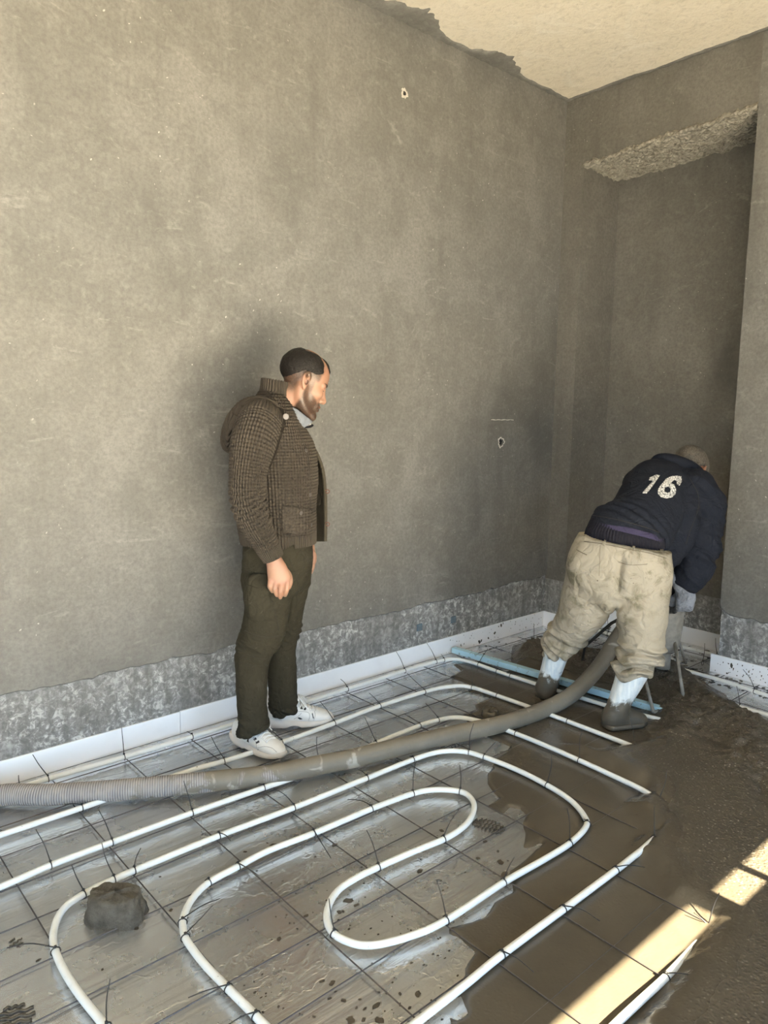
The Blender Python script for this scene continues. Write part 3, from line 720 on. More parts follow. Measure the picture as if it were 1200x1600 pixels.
for _ in range(40):
    q = np.array([-0.0045, random.uniform(-1.5, -1.15), random.uniform(0.01, ZS-0.006)]); splat(J, q, random.uniform(0.0015, 0.004), 9, np.array([-1.0, 0, 0]), np.array([0, 0, 1.0]))
sp3 = J.build('mud_splashes', M_MUD, bb, True); sp3.location = tuple(-x for x in (-0.010, NI_L-0.006, 0)); sp3['kind'] = 'stuff'
# splashes on the foil near the niche and pier
J = Join()
for _ in range(260):
    x, y = random.choice([(random.uniform(-0.9, -0.02), random.uniform(-0.45, -0.03)), (random.uniform(-0.03, 0.36), random.uniform(-1.1, -0.2)), (random.uniform(-0.18, -0.02), random.uniform(-1.6, -1.0))])
    splat(J, np.array([x, y, 0.001]), random.uniform(0.003, 0.016), 9)
sp4 = J.build('mud_splashes', M_MUD, None, True); tag(sp4, 'dark mud splashes scattered over the film along niche and corner', 'splashes', kind='stuff')
# sole prints of mud: short wavy ribs
def sole_print(u, v, w, h, rz, label, n=7):
    p = floor_pt(u, v, 0.001); J = Join()
    for i in range(n):
        y = -h/2+h*i/(n-1); ww = w/2*math.sqrt(max(0.1, 1-(2*y/h)**2*0.8))
        P = [np.array([-ww+2*ww*t, y+0.25*h/n*math.sin(t*18+i), 0.0015]) for t in np.linspace(0, 1, 16)]
        J.tube(P, 0.22*h/n*(0.8+0.5*random.random()), 5)
    o = J.build('muddy_footprint', M_MUD, None, True); o.location = tuple(p); o.rotation_euler = (0, 0, rz)
    tag(o, label, 'footprint')
sole_print(764, 1291, 0.075, 0.105, 0.3, 'wet muddy sole print beside the innermost pipe loop', 9)
sole_print(18, 1592, 0.10, 0.07, -0.4, 'muddy sole print at the lower left frame corner', 5)
sole_print(25, 1473, 0.035, 0.03, 0.4, 'faint small sole print left of the lower left pipe bend', 3)

# ------------------------------------------------------------------ concrete hose
HZ_ = 0.0475
hp = [floor_pt(u, v, HZ_) for u, v in [(0, 1243), (70, 1242), (140, 1238), (262, 1228), (350, 1219), (420, 1211), (480, 1199), (555, 1184), (642, 1163), (730, 1143), (780, 1132)]]
hp = [hp[0]+np.array([-0.5, 0.06, 0]), hp[0]+np.array([-0.2, 0.035, 0])]+hp
hp += [at_depth(u, v, d) for u, v, d in [(840, 1113, 3.43), (888, 1089, 3.53), (922, 1058, 3.62), (944, 1030, 3.68), (962, 1000, 3.73), (985, 972, 3.78), (1012, 962, 3.82)]]
HC = catmull(hp, 10); b = HC[0].copy(); b[2] = 0
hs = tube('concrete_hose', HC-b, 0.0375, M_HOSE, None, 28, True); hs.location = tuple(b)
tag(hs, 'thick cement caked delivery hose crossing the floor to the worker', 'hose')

# ------------------------------------------------------------------ discharge tripod
tb = at_depth(1038, 985, 3.86); base = np.array([tb[0], tb[1], 0.0])
tri = empty('discharge_tripod', tuple(base)); tag(tri, 'cement caked steel outlet drum on a rod tripod held by the worker', 'tripod')
def lathe(name, prof, mat, parent, seg=28, loc=(0, 0, 0), tilt=None, cap=True):
    V, F = [], []
    for r, z in prof:
        for k in range(seg):
            a = 2*math.pi*k/seg; V.append((r*math.cos(a), r*math.sin(a), z))
    for i in range(len(prof)-1):
        for k in range(seg):
            k2 = (k+1) % seg; F.append((i*seg+k, i*seg+k2, (i+1)*seg+k2, (i+1)*seg+k))
    if cap: F.append(tuple(range(seg))[::-1]); F.append(tuple((len(prof)-1)*seg+k for k in range(seg)))
    o = mesh_py(name, V, F, mat, parent, True); o.location = loc
    if tilt: o.rotation_euler = tilt
    return o
zt = at_depth(1050, 946, 3.86)[2]; zb_ = at_depth(1045, 1014, 3.86)[2]
lathe('drum', [(0.060, zb_-0.01), (0.072, zb_), (0.080, zb_+0.03), (0.088, (zt+zb_)/2), (0.092, zt-0.03), (0.092, zt-0.015), (0.097, zt-0.012), (0.097, zt), (0.085, zt+0.002), (0.04, zt-0.02)], M_GREYSTEEL, tri)
lathe('spout', [(0.042, 0.10), (0.040, zb_-0.005)], M_GREYSTEEL, tri, 20)
def trod(a, b_, r, mat, name='leg'):
    P = [np.array(p)-base for p in ([a]+list(b_))]
    return tube(name, P if len(P) > 2 else np.array([P[0], (P[0]+P[1])/2, P[1]]), r, mat, tri, 8)
fA = floor_pt(1070, 1102, 0.03); fB = floor_pt(1021, 1113, 0.03); fC = floor_pt(1071, 1036, 0.03)
trod(at_depth(1054, 1002, 3.80), [fA], 0.0085, M_GREYSTEEL); trod(at_depth(1000, 1030, 3.76), [fB], 0.0085, M_GREYSTEEL)
trod(at_depth(1059, 994, 3.90), [fC], 0.0085, M_GREYSTEEL); trod(fA, [fB], 0.008, M_GREYSTEEL, 'foot_bar')
k1 = at_depth(1000, 950, 3.88); k2 = at_depth(955, 974, 3.95); k3 = at_depth(914, 1010, 4.0); k4 = floor_pt(908, 1040, 0.03)
trod(k1, [k2, k3, (k3+k4)/2, k4], 0.0085, M_BLACKSTEEL)
trod(at_depth(1000, 990, 3.80), [at_depth(985, 972, 3.78)], 0.045, M_GREYSTEEL, 'inlet_pipe')

# ================================================================== PEOPLE: distance-field modelling tools
class Vol:
    def __init__(s, lo, hi, h):
        s.lo = np.array(lo, float); s.h = h; s.n = np.ceil((np.array(hi)-s.lo)/h).astype(int)+1
        s.D = np.full(tuple(s.n), 0.5, np.float32)
    def block(s, lo, hi):
        a = np.clip(np.floor((np.array(lo)-s.lo)/s.h).astype(int), 0, s.n-1); b = np.clip(np.ceil((np.array(hi)-s.lo)/s.h).astype(int)+1, 1, s.n)
        b = np.maximum(b, a+1)
        ax = [(s.lo[i]+s.h*np.arange(a[i], b[i])).astype(np.float32) for i in range(3)]
        return tuple(slice(a[i], b[i]) for i in range(3)), ax[0][:, None, None], ax[1][None, :, None], ax[2][None, None, :]
    def comb(s, sl, d, k, mode):
        A = s.D[sl]
        if mode == 's': d = -d; 
        if mode == 'u':
            if k > 0: hh = np.maximum(k-np.abs(A-d), 0)/k; r = np.minimum(A, d)-hh*hh*k*0.25
            else: r = np.minimum(A, d)
        else:
            if k > 0: hh = np.maximum(k-np.abs(A-d), 0)/k; r = np.maximum(A, d)+hh*hh*k*0.25
            else: r = np.maximum(A, d)
        s.D[sl] = r
    def ell(s, c, r, R=None, k=0.01, mode='u'):
        c = np.array(c, float); r = np.array(r, float); m = r.max()+k+4*s.h
        sl, X, Y, Z = s.block(c-m, c+m); X = X-c[0]; Y = Y-c[1]; Z = Z-c[2]
        if R is not None:
            R = np.asarray(R); X, Y, Z = (R[0, 0]*X+R[1, 0]*Y+R[2, 0]*Z, R[0, 1]*X+R[1, 1]*Y+R[2, 1]*Z, R[0, 2]*X+R[1, 2]*Y+R[2, 2]*Z)
        k0 = np.sqrt((X/r[0])**2+(Y/r[1])**2+(Z/r[2])**2); k1 = np.sqrt((X/r[0]**2)**2+(Y/r[1]**2)**2+(Z/r[2]**2)**2)+1e-6
        s.comb(sl, (k0*(k0-1)/k1).astype(np.float32), k, mode)
    def chain(s, pts, U=(1, 0, 0), k=0.01, mode='u', n=4, flat=True):
        """pts: rows (x,y,z,ru,rw)"""
        P = np.array([list(p) if len(p) == 5 else list(p)+[p[3]] for p in pts], float)
        Q = catmull(P, n) if len(P) > 2 else np.array([P[0]*(1-t)+P[1]*t for t in np.linspace(0, 1, n+1)])
        Q[:, 3:] = np.maximum(Q[:, 3:], 1e-4)
        m = Q[:, 3:].max()+k+4*s.h; sl, X, Y, Z = s.block(Q[:, :3].min(0)-m, Q[:, :3].max(0)+m)
        T = np.full((X.shape[0], Y.shape[1], Z.shape[2]), 0.5, np.float32)
        o = np.array([q.start for q in sl]); U = np.array(U, float)
        for i in range(len(Q)-1):
            a, b = Q[i], Q[i+1]; ab = b[:3]-a[:3]; L2 = ab@ab
            if L2 < 1e-12: continue
            A = ab/math.sqrt(L2); u = U-A*(U@A)
            if np.linalg.norm(u) < 1e-3: u = np.cross(A, [0.3, 0.5, 0.8])
            u /= np.linalg.norm(u); w = np.cross(A, u)
            mm = max(a[3], b[3], a[4], b[4])+k+4*s.h
            lo = np.clip(np.floor((np.minimum(a[:3], b[:3])-mm-s.lo)/s.h).astype(int)-o, 0, np.array(T.shape)-1); hi = np.clip(np.ceil((np.maximum(a[:3], b[:3])+mm-s.lo)/s.h).astype(int)+1-o, 1, T.shape)
            hi = np.maximum(hi, lo+1)
            q = tuple(slice(lo[j], hi[j]) for j in range(3))
            x = X[q[0]]-a[0]; y = Y[:, q[1]]-a[1]; z = Z[:, :, q[2]]-a[2]
            t = np.clip((x*ab[0]+y*ab[1]+z*ab[2])/L2, 0, 1)
            ru = a[3]+(b[3]-a[3])*t; rw = a[4]+(b[4]-a[4])*t
            dx = x-t*ab[0]; dy = y-t*ab[1]; dz = z-t*ab[2]
            pu = dx*u[0]+dy*u[1]+dz*u[2]; pw = dx*w[0]+dy*w[1]+dz*w[2]; pa = dx*A[0]+dy*A[1]+dz*A[2]
            ra = np.minimum(ru, rw)
            k0 = np.sqrt((pu/ru)**2+(pw/rw)**2+(pa/ra)**2); k1 = np.sqrt((pu/ru**2)**2+(pw/rw**2)**2+(pa/ra**2)**2)+1e-6
            T[q] = np.minimum(T[q], (k0*(k0-1)/k1))
        s.comb(sl, T, k, mode)
        return Q
    def cut(s, p, n, lo=None, hi=None, k=0.0):
        """remove everything on the +n side of the plane through p (inside the box lo..hi)"""
        lo = s.lo if lo is None else lo; hi = s.lo+s.h*s.n if hi is None else hi
        n = np.array(n, float); n /= np.linalg.norm(n)
        sl, X, Y, Z = s.block(lo, hi); d = (X-p[0])*n[0]+(Y-p[1])*n[1]+(Z-p[2])*n[2]
        s.comb(sl, np.broadcast_to(d, s.D[sl].shape).astype(np.float32), k, 'i')
    def mesh(s, smooth=2, lam=0.5):
        D = s.D; h = s.h
        D[0], D[-1] = 0.5, 0.5; D[:, 0], D[:, -1] = 0.5, 0.5; D[:, :, 0], D[:, :, -1] = 0.5, 0.5
        B = D < 0
        c = [(i, j, k) for i in (0, 1) for j in (0, 1) for k in (0, 1)]
        sh = [B[i:B.shape[0]-1+i, j:B.shape[1]-1+j, k:B.shape[2]-1+k] for i, j, k in c]
        allb = sh[0].copy(); anyb = sh[0].copy()
        for q in sh[1:]: allb &= q; anyb |= q
        act = anyb & ~allb
        I = np.argwhere(act); N = len(I)
        vid = np.full(act.shape, -1, np.int32); vid[tuple(I.T)] = np.arange(N)
        val = {q: D[I[:, 0]+q[0], I[:, 1]+q[1], I[:, 2]+q[2]] for q in c}
        acc = np.zeros((N, 3)); cnt = np.zeros(N)
        for a in c:
            for ax in range(3):
                if a[ax]: continue
                b = list(a); b[ax] = 1; b = tuple(b)
                va, vb = val[a], val[b]; m = (va < 0) != (vb < 0)
                t = np.where(m, va/(va-vb+1e-12), 0)
                p = np.tile(np.array(a, float), (N, 1)); p[:, ax] += t
                acc[m] += p[m]; cnt[m] += 1
        V = s.lo+h*(I+acc/cnt[:, None])
        F = []
        for ax in range(3):
            e0 = B[tuple(slice(1, -1) if i != ax else slice(0, -1) for i in range(3))]
            e1 = B[tuple(slice(1, -1) if i != ax else slice(1, None) for i in range(3))]
            E = np.argwhere(e0 != e1); fl_ = e0[tuple(E.T)]
            o = E.copy()
            for i in range(3):
                if i != ax: o[:, i] += 1
            b_, c_ = [(1, 2), (2, 0), (0, 1)][ax]
            def g(db, dc):
                q = o.copy(); q[:, b_] -= db; q[:, c_] -= dc; return vid[q[:, 0], q[:, 1], q[:, 2]]
            quad = np.stack([g(1, 1), g(0, 1), g(0, 0), g(1, 0)], 1)
            quad[~fl_] = quad[~fl_][:, ::-1]
            F.append(quad)
        F = np.concatenate(F)
        ok = (F >= 0).all(1); F = F[ok]
        for _ in range(smooth): V = lap(V, F, lam)
        return V, F
def lap(V, F, lam=0.5):
    a = np.concatenate([F[:, i] for i in range(4)]); b = np.concatenate([F[:, (i+1) % 4] for i in range(4)])
    n = len(V); cnt = np.bincount(a, minlength=n)+np.bincount(b, minlength=n)+1e-9
    S = np.stack([np.bincount(a, V[b, j], n)+np.bincount(b, V[a, j], n) for j in range(3)], 1)/cnt[:, None]
    return V+lam*(S-V)
def vnorm(V, F):
    fn = np.cross(V[F[:, 2]]-V[F[:, 0]], V[F[:, 3]]-V[F[:, 1]]); N = np.zeros_like(V)
    for j in range(3):
        for i in range(4): N[:, j] += np.bincount(F[:, i], fn[:, j], len(V))
    return N/(np.linalg.norm(N, axis=1)[:, None]+1e-12)
def chain_coord(Q, V, U=(1, 0, 0)):
    """for each vertex: normalised distance, angle about the chain, length along the chain, radius"""
    Q = np.asarray(Q); best = np.full(len(V), 1e9); ang = np.zeros(len(V)); ln = np.zeros(len(V)); rad = np.ones(len(V))*0.1
    U = np.array(U, float); L = 0
    for i in range(len(Q)-1):
        a, b = Q[i], Q[i+1]; ab = b[:3]-a[:3]; l = np.linalg.norm(ab)
        if l < 1e-9: continue
        A = ab/l; u = U-A*(U@A); u /= np.linalg.norm(u)+1e-9; w = np.cross(A, u)
        q = V-a[:3]; t = np.clip(q@ab/l**2, 0, 1); d = q-t[:, None]*ab
        ru = a[3]+(b[3]-a[3])*t; rw = a[4]+(b[4]-a[4])*t
        pu, pw = d@u, d@w; k0 = np.sqrt((pu/ru)**2+(pw/rw)**2+((d@A)/np.minimum(ru, rw))**2)
        m = k0 < best; best[m] = k0[m]; ang[m] = np.arctan2(pw, pu)[m]; ln[m] = L+t[m]*l; rad[m] = ((ru+rw)/2)[m]; L += l
    return best, ang, ln, rad

class Frame:
    """a person's own upright frame: r to the picture's right, w away from the camera, z up"""
    def __init__(s, u, v):
        s.base = floor_pt(u, v, 0.0); d = s.base-CAM; d[2] = 0; s.w = d/np.linalg.norm(d); s.r = np.array([s.w[1], -s.w[0], 0])
        s.dep = (s.base-CAM)@C_F; s.px = s.dep/FPX; s.rz = math.atan2(s.r[1], s.r[0])
        s.cam = s.loc(CAM)
    def loc(s, P): q = np.asarray(P)-s.base; return np.array([q@s.r, q@s.w, q[2]])
    def P(s, u, v, w=0.0):
        d = ray(u, v); t = (w-(CAM-s.base)@s.w)/(d@s.w); return s.loc(CAM+d*t)
    def F(s, u, v, z=0.0): return s.loc(floor_pt(u, v, z))
    def c(s, u, v, w, ru, rw=None):
        p = s.P(u, v, w); return [*p, ru*s.px, (rw if rw is not None else ru)*s.px]
    def ray(s, u, v):
        d = ray(u, v); q = np.array([d@s.r, d@s.w, d[2]]); return q/np.linalg.norm(q)
    def hit(s, bvh, u, v):
        h = bvh.ray_cast(Vector(s.cam), Vector(s.ray(u, v)))
        return (None, None) if h[0] is None else (np.array(h[0]), np.array(h[1]))
def bvh_of(V, F): return BVHTree.FromPolygons([tuple(v) for v in V.tolist()], F.tolist())
def patch(name, fr, bvh, poly, mat, parent, off=0.003, step=0.7, holes=(), depth=0.004, kuv=None):
    """a thin piece of cloth/print lying on a surface, outlined by polygon poly"""
    poly = np.array(poly, float); lo = poly.min(0); hi = poly.max(0)
    us = np.arange(lo[0], hi[0]+step, step); vs_ = np.arange(lo[1], hi[1]+step, step); Uq, Vq = np.meshgrid(us, vs_, indexing='ij')
    ins = pip([tuple(p) for p in poly], Uq, Vq) > 0
    for hl in holes: ins &= pip([tuple(p) for p in hl], Uq, Vq) < 0
    vid = {}; top = []; bot = []
    def vert(i, j):
        if (i, j) not in vid:
            p, n = fr.hit(bvh, us[i], vs_[j])
            if p is None: vid[(i, j)] = -1
            else:
                if n@fr.ray(us[i], vs_[j]) > 0: n = -n
                vid[(i, j)] = len(top); top.append(p+n*off); bot.append(p-n*depth)
        return vid[(i, j)]
    quads = []
    for i in range(len(us)-1):
        for j in range(len(vs_)-1):
            if ins[i, j] and ins[i+1, j] and ins[i, j+1] and ins[i+1, j+1]:
                q = [vert(i, j), vert(i, j+1), vert(i+1, j+1), vert(i+1, j)]
                if -1 in q: continue
                pts = np.array([top[k] for k in q])
                if (pts.max(0)-pts.min(0)).max() > 0.03: continue
                quads.append(q)
    if not quads: return None
    ed = {}
    for q in quads:
        for a, b in zip(q, q[1:]+q[:1]): ed[(a, b)] = 1
    n = len(top); F = [tuple(q) for q in quads]
    for (a, b) in ed:
        if (b, a) not in ed: F.append((b, a, a+n, b+n))
    o = mesh_py(name, top+bot, F, mat, parent, True)
    return o
def seam(name, fr, bvh, pts, r, mat, parent, off=0.001, n=4):
    P = []
    for u, v in catmull(np.array(pts, float), n):
        p, nn = fr.hit(bvh, u, v)
        if p is not None: P.append(p-fr.ray(u, v)*off)
    return tube(name, P, r, mat, parent, 6) if len(P) > 1 else None
def button(name, fr, bvh, u, v, r, mat, parent):
    p, n = fr.hit(bvh, u, v)
    if p is None: return None
    prof = [(r, 0.0), (r*1.02, 0.0025), (r*0.85, 0.0042), (r*0.6, 0.0032), (0.0005, 0.003)]
    o = lathe(name, prof, mat, parent, 16); o.location = tuple(p-n*0.0005); o.rotation_euler = Vector(n).to_track_quat('Z', 'Y').to_euler()
    return o

# ------------------------------------------------------------------ cloth and skin materials
def skin_mat(name, col):
    t = NT(name); sx = t.sep(t.attr('face'))   # x: beard/hair stubble, y: lips/flush, z: lashes and brows
    n = t.noise(260, 3, 0.6); n2 = t.noise(14, 4, 0.6)
    c = t.mix(t.ramp(n2, [(0.35, 0), (0.7, 0.5)]), col, (col[0]*0.86, col[1]*0.70, col[2]*0.66))
    c = t.mix(sx[1], c, (col[0]*0.78, col[1]*0.52, col[2]*0.52))
    st = t.math('MULTIPLY', sx[0], t.ramp(t.noise(330, 2, 0.5), [(0.25, 0.72), (0.6, 1.0)]))
    c = t.mix(st, c, (0.030, 0.020, 0.014)); c = t.mix(sx[2], c, (0.012, 0.009, 0.008))
    return t.out(c, 0.48, 0, t.bump(n, 0.12, 0.002), Subsurface_Weight=0.08, Subsurface_Scale=0.006)
M_SKIN = skin_mat('olive_skin', (0.36, 0.205, 0.138)); M_SKIN2 = skin_mat('tanned_skin', (0.36, 0.18, 0.11))
def hair_mat(name, a, b):
    t = NT(name); n = t.noise(1.0, 4, 0.6, t.map(t.obj(), (160, 160, 420)))
    return t.out(t.mix(t.ramp(n, [(0.35, 0), (0.7, 1)]), a, b), 0.5, 0, t.bump(n, 0.8, 0.004), Specular_IOR_Level=0.2)
M_HAIR = hair_mat('black_hair', (0.004, 0.0035, 0.0035), (0.016, 0.013, 0.011)); M_HAIR2 = hair_mat('grey_hair', (0.030, 0.027, 0.023), (0.15, 0.135, 0.118))
def knit_mat(name, col):
    t = NT(name); k = t.sep(t.attr('kuv'))
    su = t.math('SINE', t.math('MULTIPLY', k[0], 2*math.pi/0.0130)); sv = t.math('SINE', t.math('MULTIPLY', k[1], 2*math.pi/0.0125))
    rib = k[2]
    waf = t.math('ADD', t.math('MULTIPLY', su, 0.6), t.math('MULTIPLY', t.math('MULTIPLY', sv, 0.5), t.math('SUBTRACT', 1.0, rib)))
    fz = t.noise(500, 3, 0.7)
    c = t.mix(t.noise(7, 3), tuple(x*0.85 for x in col), tuple(x*1.15 for x in col))
    c = t.mix(t.ramp(fz, [(0.5, 0), (0.8, 0.25)]), c, tuple(min(1, x*2.2) for x in col))
    return t.out(c, 0.9, 0, t.bump(t.math('ADD', waf, t.math('MULTIPLY', fz, 0.3)), 1.0, 0.004), Specular_IOR_Level=0.12)
M_KNIT = knit_mat('brown_waffle_knit', (0.056, 0.047, 0.038))
def crease(t, p, sc=11.0):
    n = t.noise(sc, 2, 0.45, p, 0.9); r = t.math('ABSOLUTE', t.math('SUBTRACT', n, 0.5)); n2 = t.noise(sc*2.3, 2, 0.45, p, 0.8); r2 = t.math('ABSOLUTE', t.math('SUBTRACT', n2, 0.5))
    return t.math('ADD', t.math('MINIMUM', r, 0.10), t.math('MULTIPLY', t.math('MINIMUM', r2, 0.07), 0.5))
def cloth_mat(name, col, dirt=0.0, dirtcol=(0.3, 0.28, 0.25), weave=700, ds=7.0, rough=0.88, lo=0.5, cr=0.5):
    t = NT(name); p = t.obj()
    w = t.noise(weave, 2, 0.5); n = t.noise(9, 5, 0.6, p, 0.5)
    c = t.mix(n, tuple(x*0.86 for x in col), tuple(min(1, x*1.14) for x in col))
    if dirt:
        d = t.noise(ds, 7, 0.68, p, 0.8)
        c = t.mix(t.ramp(d, [(lo, 0), (lo+0.16, dirt)]), c, dirtcol)
        d2 = t.noise(60, 4, 0.6, p, 0.4); c = t.mix(t.ramp(d2, [(0.66, 0), (0.72, dirt)]), c, dirtcol)
    return t.out(c, rough, 0, t.bump(crease(t, p), cr, 0.06, t.bump(t.math('ADD', w, t.math('MULTIPLY', n, 2.0)), 0.18, 0.003)), Specular_IOR_Level=0.15)
M_OLIVE = cloth_mat('dark_olive_cotton', (0.030, 0.027, 0.018), 0.30, (0.13, 0.12, 0.10), lo=0.60)
M_OLIVE_PLAIN = cloth_mat('dark_olive_facing', (0.052, 0.045, 0.033))
M_SHIRT = cloth_mat('grey_blue_cotton', (0.16, 0.175, 0.20)); M_SHIRTDARK = cloth_mat('black_cotton', (0.010, 0.010, 0.012)); M_WHITETRIM = simple('white_piping', (0.75, 0.75, 0.75), 0.7)
M_SHOE = simple('white_leather', (0.72, 0.71, 0.69), 0.45, 0, 14, 0.10, 0.15, 90); M_SOLE = simple('scuffed_white_rubber', (0.60, 0.57, 0.54), 0.6, 0, 20, 0.16, 0.2, 60); M_LACE = simple('white_lace', (0.78, 0.77, 0.75), 0.8); M_ACC = simple('black_rubber_trim', (0.015, 0.015, 0.017), 0.5)
M_BUTTON = simple('grey_horn_button', (0.075, 0.066, 0.06), 0.35, 0, 60, 0.3); M_BUTTON2 = simple('pale_grey_button', (0.24, 0.22, 0.21), 0.35, 0, 60, 0.3); M_KTHREAD = simple('brown_thread', (0.13, 0.11, 0.08), 0.9); M_LOOP = simple('brown_leather_loop', (0.11, 0.035, 0.02), 0.6)
M_THREAD = simple('dark_thread', (0.02, 0.018, 0.013), 0.9)

# ================================================================== HEADS
def face_rot(F):
    F = np.array(F, float); F /= np.linalg.norm(F); Lf = np.array([-F[1], F[0], 0.0]); Lf /= np.linalg.norm(Lf); Up = np.cross(F, Lf)
    return np.stack([F, Lf, Up], 1)          # columns: forward, left, up
def build_head(vol, O, R, sc):
    H_ = lambda x, y, z: np.array(O)+R@(np.array([x, y, z])*sc)
    E = lambda c, r, k=0.012, mode='u', Q=None: vol.ell(H_(*c), np.array(r)*sc, R if Q is None else R@Q, k, mode)
    Cn = lambda pts, k=0.008, mode='u': vol.chain([[*H_(*p[:3]), p[3]*sc, (p[4] if len(p) > 4 else p[3])*sc] for p in pts], R[:, 1], k, mode, n=5)
    E((-0.012, 0, 0.055), (0.097, 0.076, 0.083)); E((0.030, 0, 0.045), (0.062, 0.064, 0.066), 0.02)
    E((0.028, 0, -0.022), (0.062, 0.058, 0.078), 0.03)
    for s in (-1, 1):
        Cn([(-0.012, s*0.056, -0.020, 0.018), (0.002, s*0.052, -0.060, 0.017), (0.040, s*0.034, -0.088, 0.017), (0.074, s*0.010, -0.098, 0.017)], 0.022)
        E((0.056, s*0.046, -0.012), (0.026, 0.018, 0.020), 0.02)
        E((0.093, s*0.033, 0.009), (0.016, 0.019, 0.013), 0.014, 's')
        E((0.0715, s*0.032, 0.009), (0.0135, 0.0150, 0.0125), 0.004)
        Cn([(0.0815, s*0.016, 0.026, 0.007), (0.083, s*0.034, 0.030, 0.0075), (0.072, s*0.054, 0.024, 0.006)], 0.012)
    E((0.082, 0, -0.100), (0.020, 0.024, 0.018), 0.022)
    Cn([(0.084, 0, 0.022, 0.010), (0.096, 0, -0.004, 0.0105), (0.104, 0, -0.022, 0.0120)], 0.012); E((0.105, 0, -0.027), (0.0125, 0.0135, 0.0115), 0.009)
    for s in (-1, 1):
        E((0.094, s*0.013, -0.030), (0.012, 0.008, 0.008), 0.006); E((0.098, s*0.007, -0.038), (0.006, 0.0035, 0.005), 0.003, 's')
    E((0.082, 0, -0.058), (0.017, 0.028, 0.018), 0.014)
    E((0.096, 0, -0.0555), (0.0090, 0.021, 0.0062), 0.006); E((0.095, 0, -0.0690), (0.0090, 0.019, 0.0070), 0.006)
    Cn([(0.088, -0.025, -0.063, 0.0015), (0.100, 0, -0.0620, 0.0018), (0.088, 0.025, -0.063, 0.0015)], 0.003, 's')
    for s in (-1, 1):
        a = math.radians(24); ca, sa = math.cos(a), math.sin(a)
        ear = lambda x, z: (-0.006-x*ca*1.0, s*(0.074+x*sa+0.004), 0.006+z)
        E(ear(0.006, 0.004), (0.019, 0.0065, 0.029), 0.006, 'u', np.array([[ca, s*sa, 0], [-s*sa, ca, 0], [0, 0, 1]]))
        rim = [(-0.006, 0.008), (-0.004, 0.026), (0.008, 0.036), (0.021, 0.030), (0.025, 0.014), (0.020, -0.004), (0.010, -0.018), (0.001, -0.027)]
        Cn([(*ear(x, z), 0.0048) for x, z in rim], 0.002); E(ear(0.002, -0.024), (0.008, 0.0055, 0.010), 0.004)
        e = ear(0.006, 0.006); E((e[0]+0.005, e[1]+s*0.006, e[2]-0.006), (0.0100, 0.016, 0.0125), 0.002, 's')
        e2 = ear(0.010, 0.020); E((e2[0], e2[1]+s*0.006, e2[2]), (0.008, 0.010, 0.009), 0.002, 's')
    return H_
def head_local(V, O, R, sc): return ((V-np.array(O))@R)/sc
sst = lambda x, a, b: (lambda t: t*t*(3-2*t))(np.clip((x-a)/(b-a), 0, 1))
def hair_mask(q, style, w):
    x, y, z = q[:, 0], q[:, 1], q[:, 2]; ay = np.abs(y); n = 0.007*fbm(x*110, y*110, z*110, o=3, seed=6)
    if style == 'receding':
        m = np.maximum(sst(ay+n, 0.038-w, 0.038+w), sst(-x+n, 0.050-w, 0.050+w))
        low = np.where(x > -0.03, 0.034+0.35*np.clip(x-0.01, 0, 1), 0.034-1.0*(-0.03-x)); low = np.maximum(low, -0.022)
        m = m*sst(z-low+n, -w*0.4, w*2.6)*sst(-(x-0.046+0.35*np.clip(z-0.07, 0, 1))+n, -w, w)
        tuft = sst(-ay+n, -0.028-w*0.5, -0.028+w*0.5)*sst(x, 0.034-w, 0.034+w)*sst(z, 0.085-w*0.6, 0.085+w*0.6)
        return np.maximum(m, tuft*1.3)
    low = np.where(x > -0.03, 0.040, 0.040-1.6*(-0.03-x)); low = np.maximum(low, -0.045)
    return sst(z-low+n, -w, w)*sst(-(x-0.060)+n, -w, w)
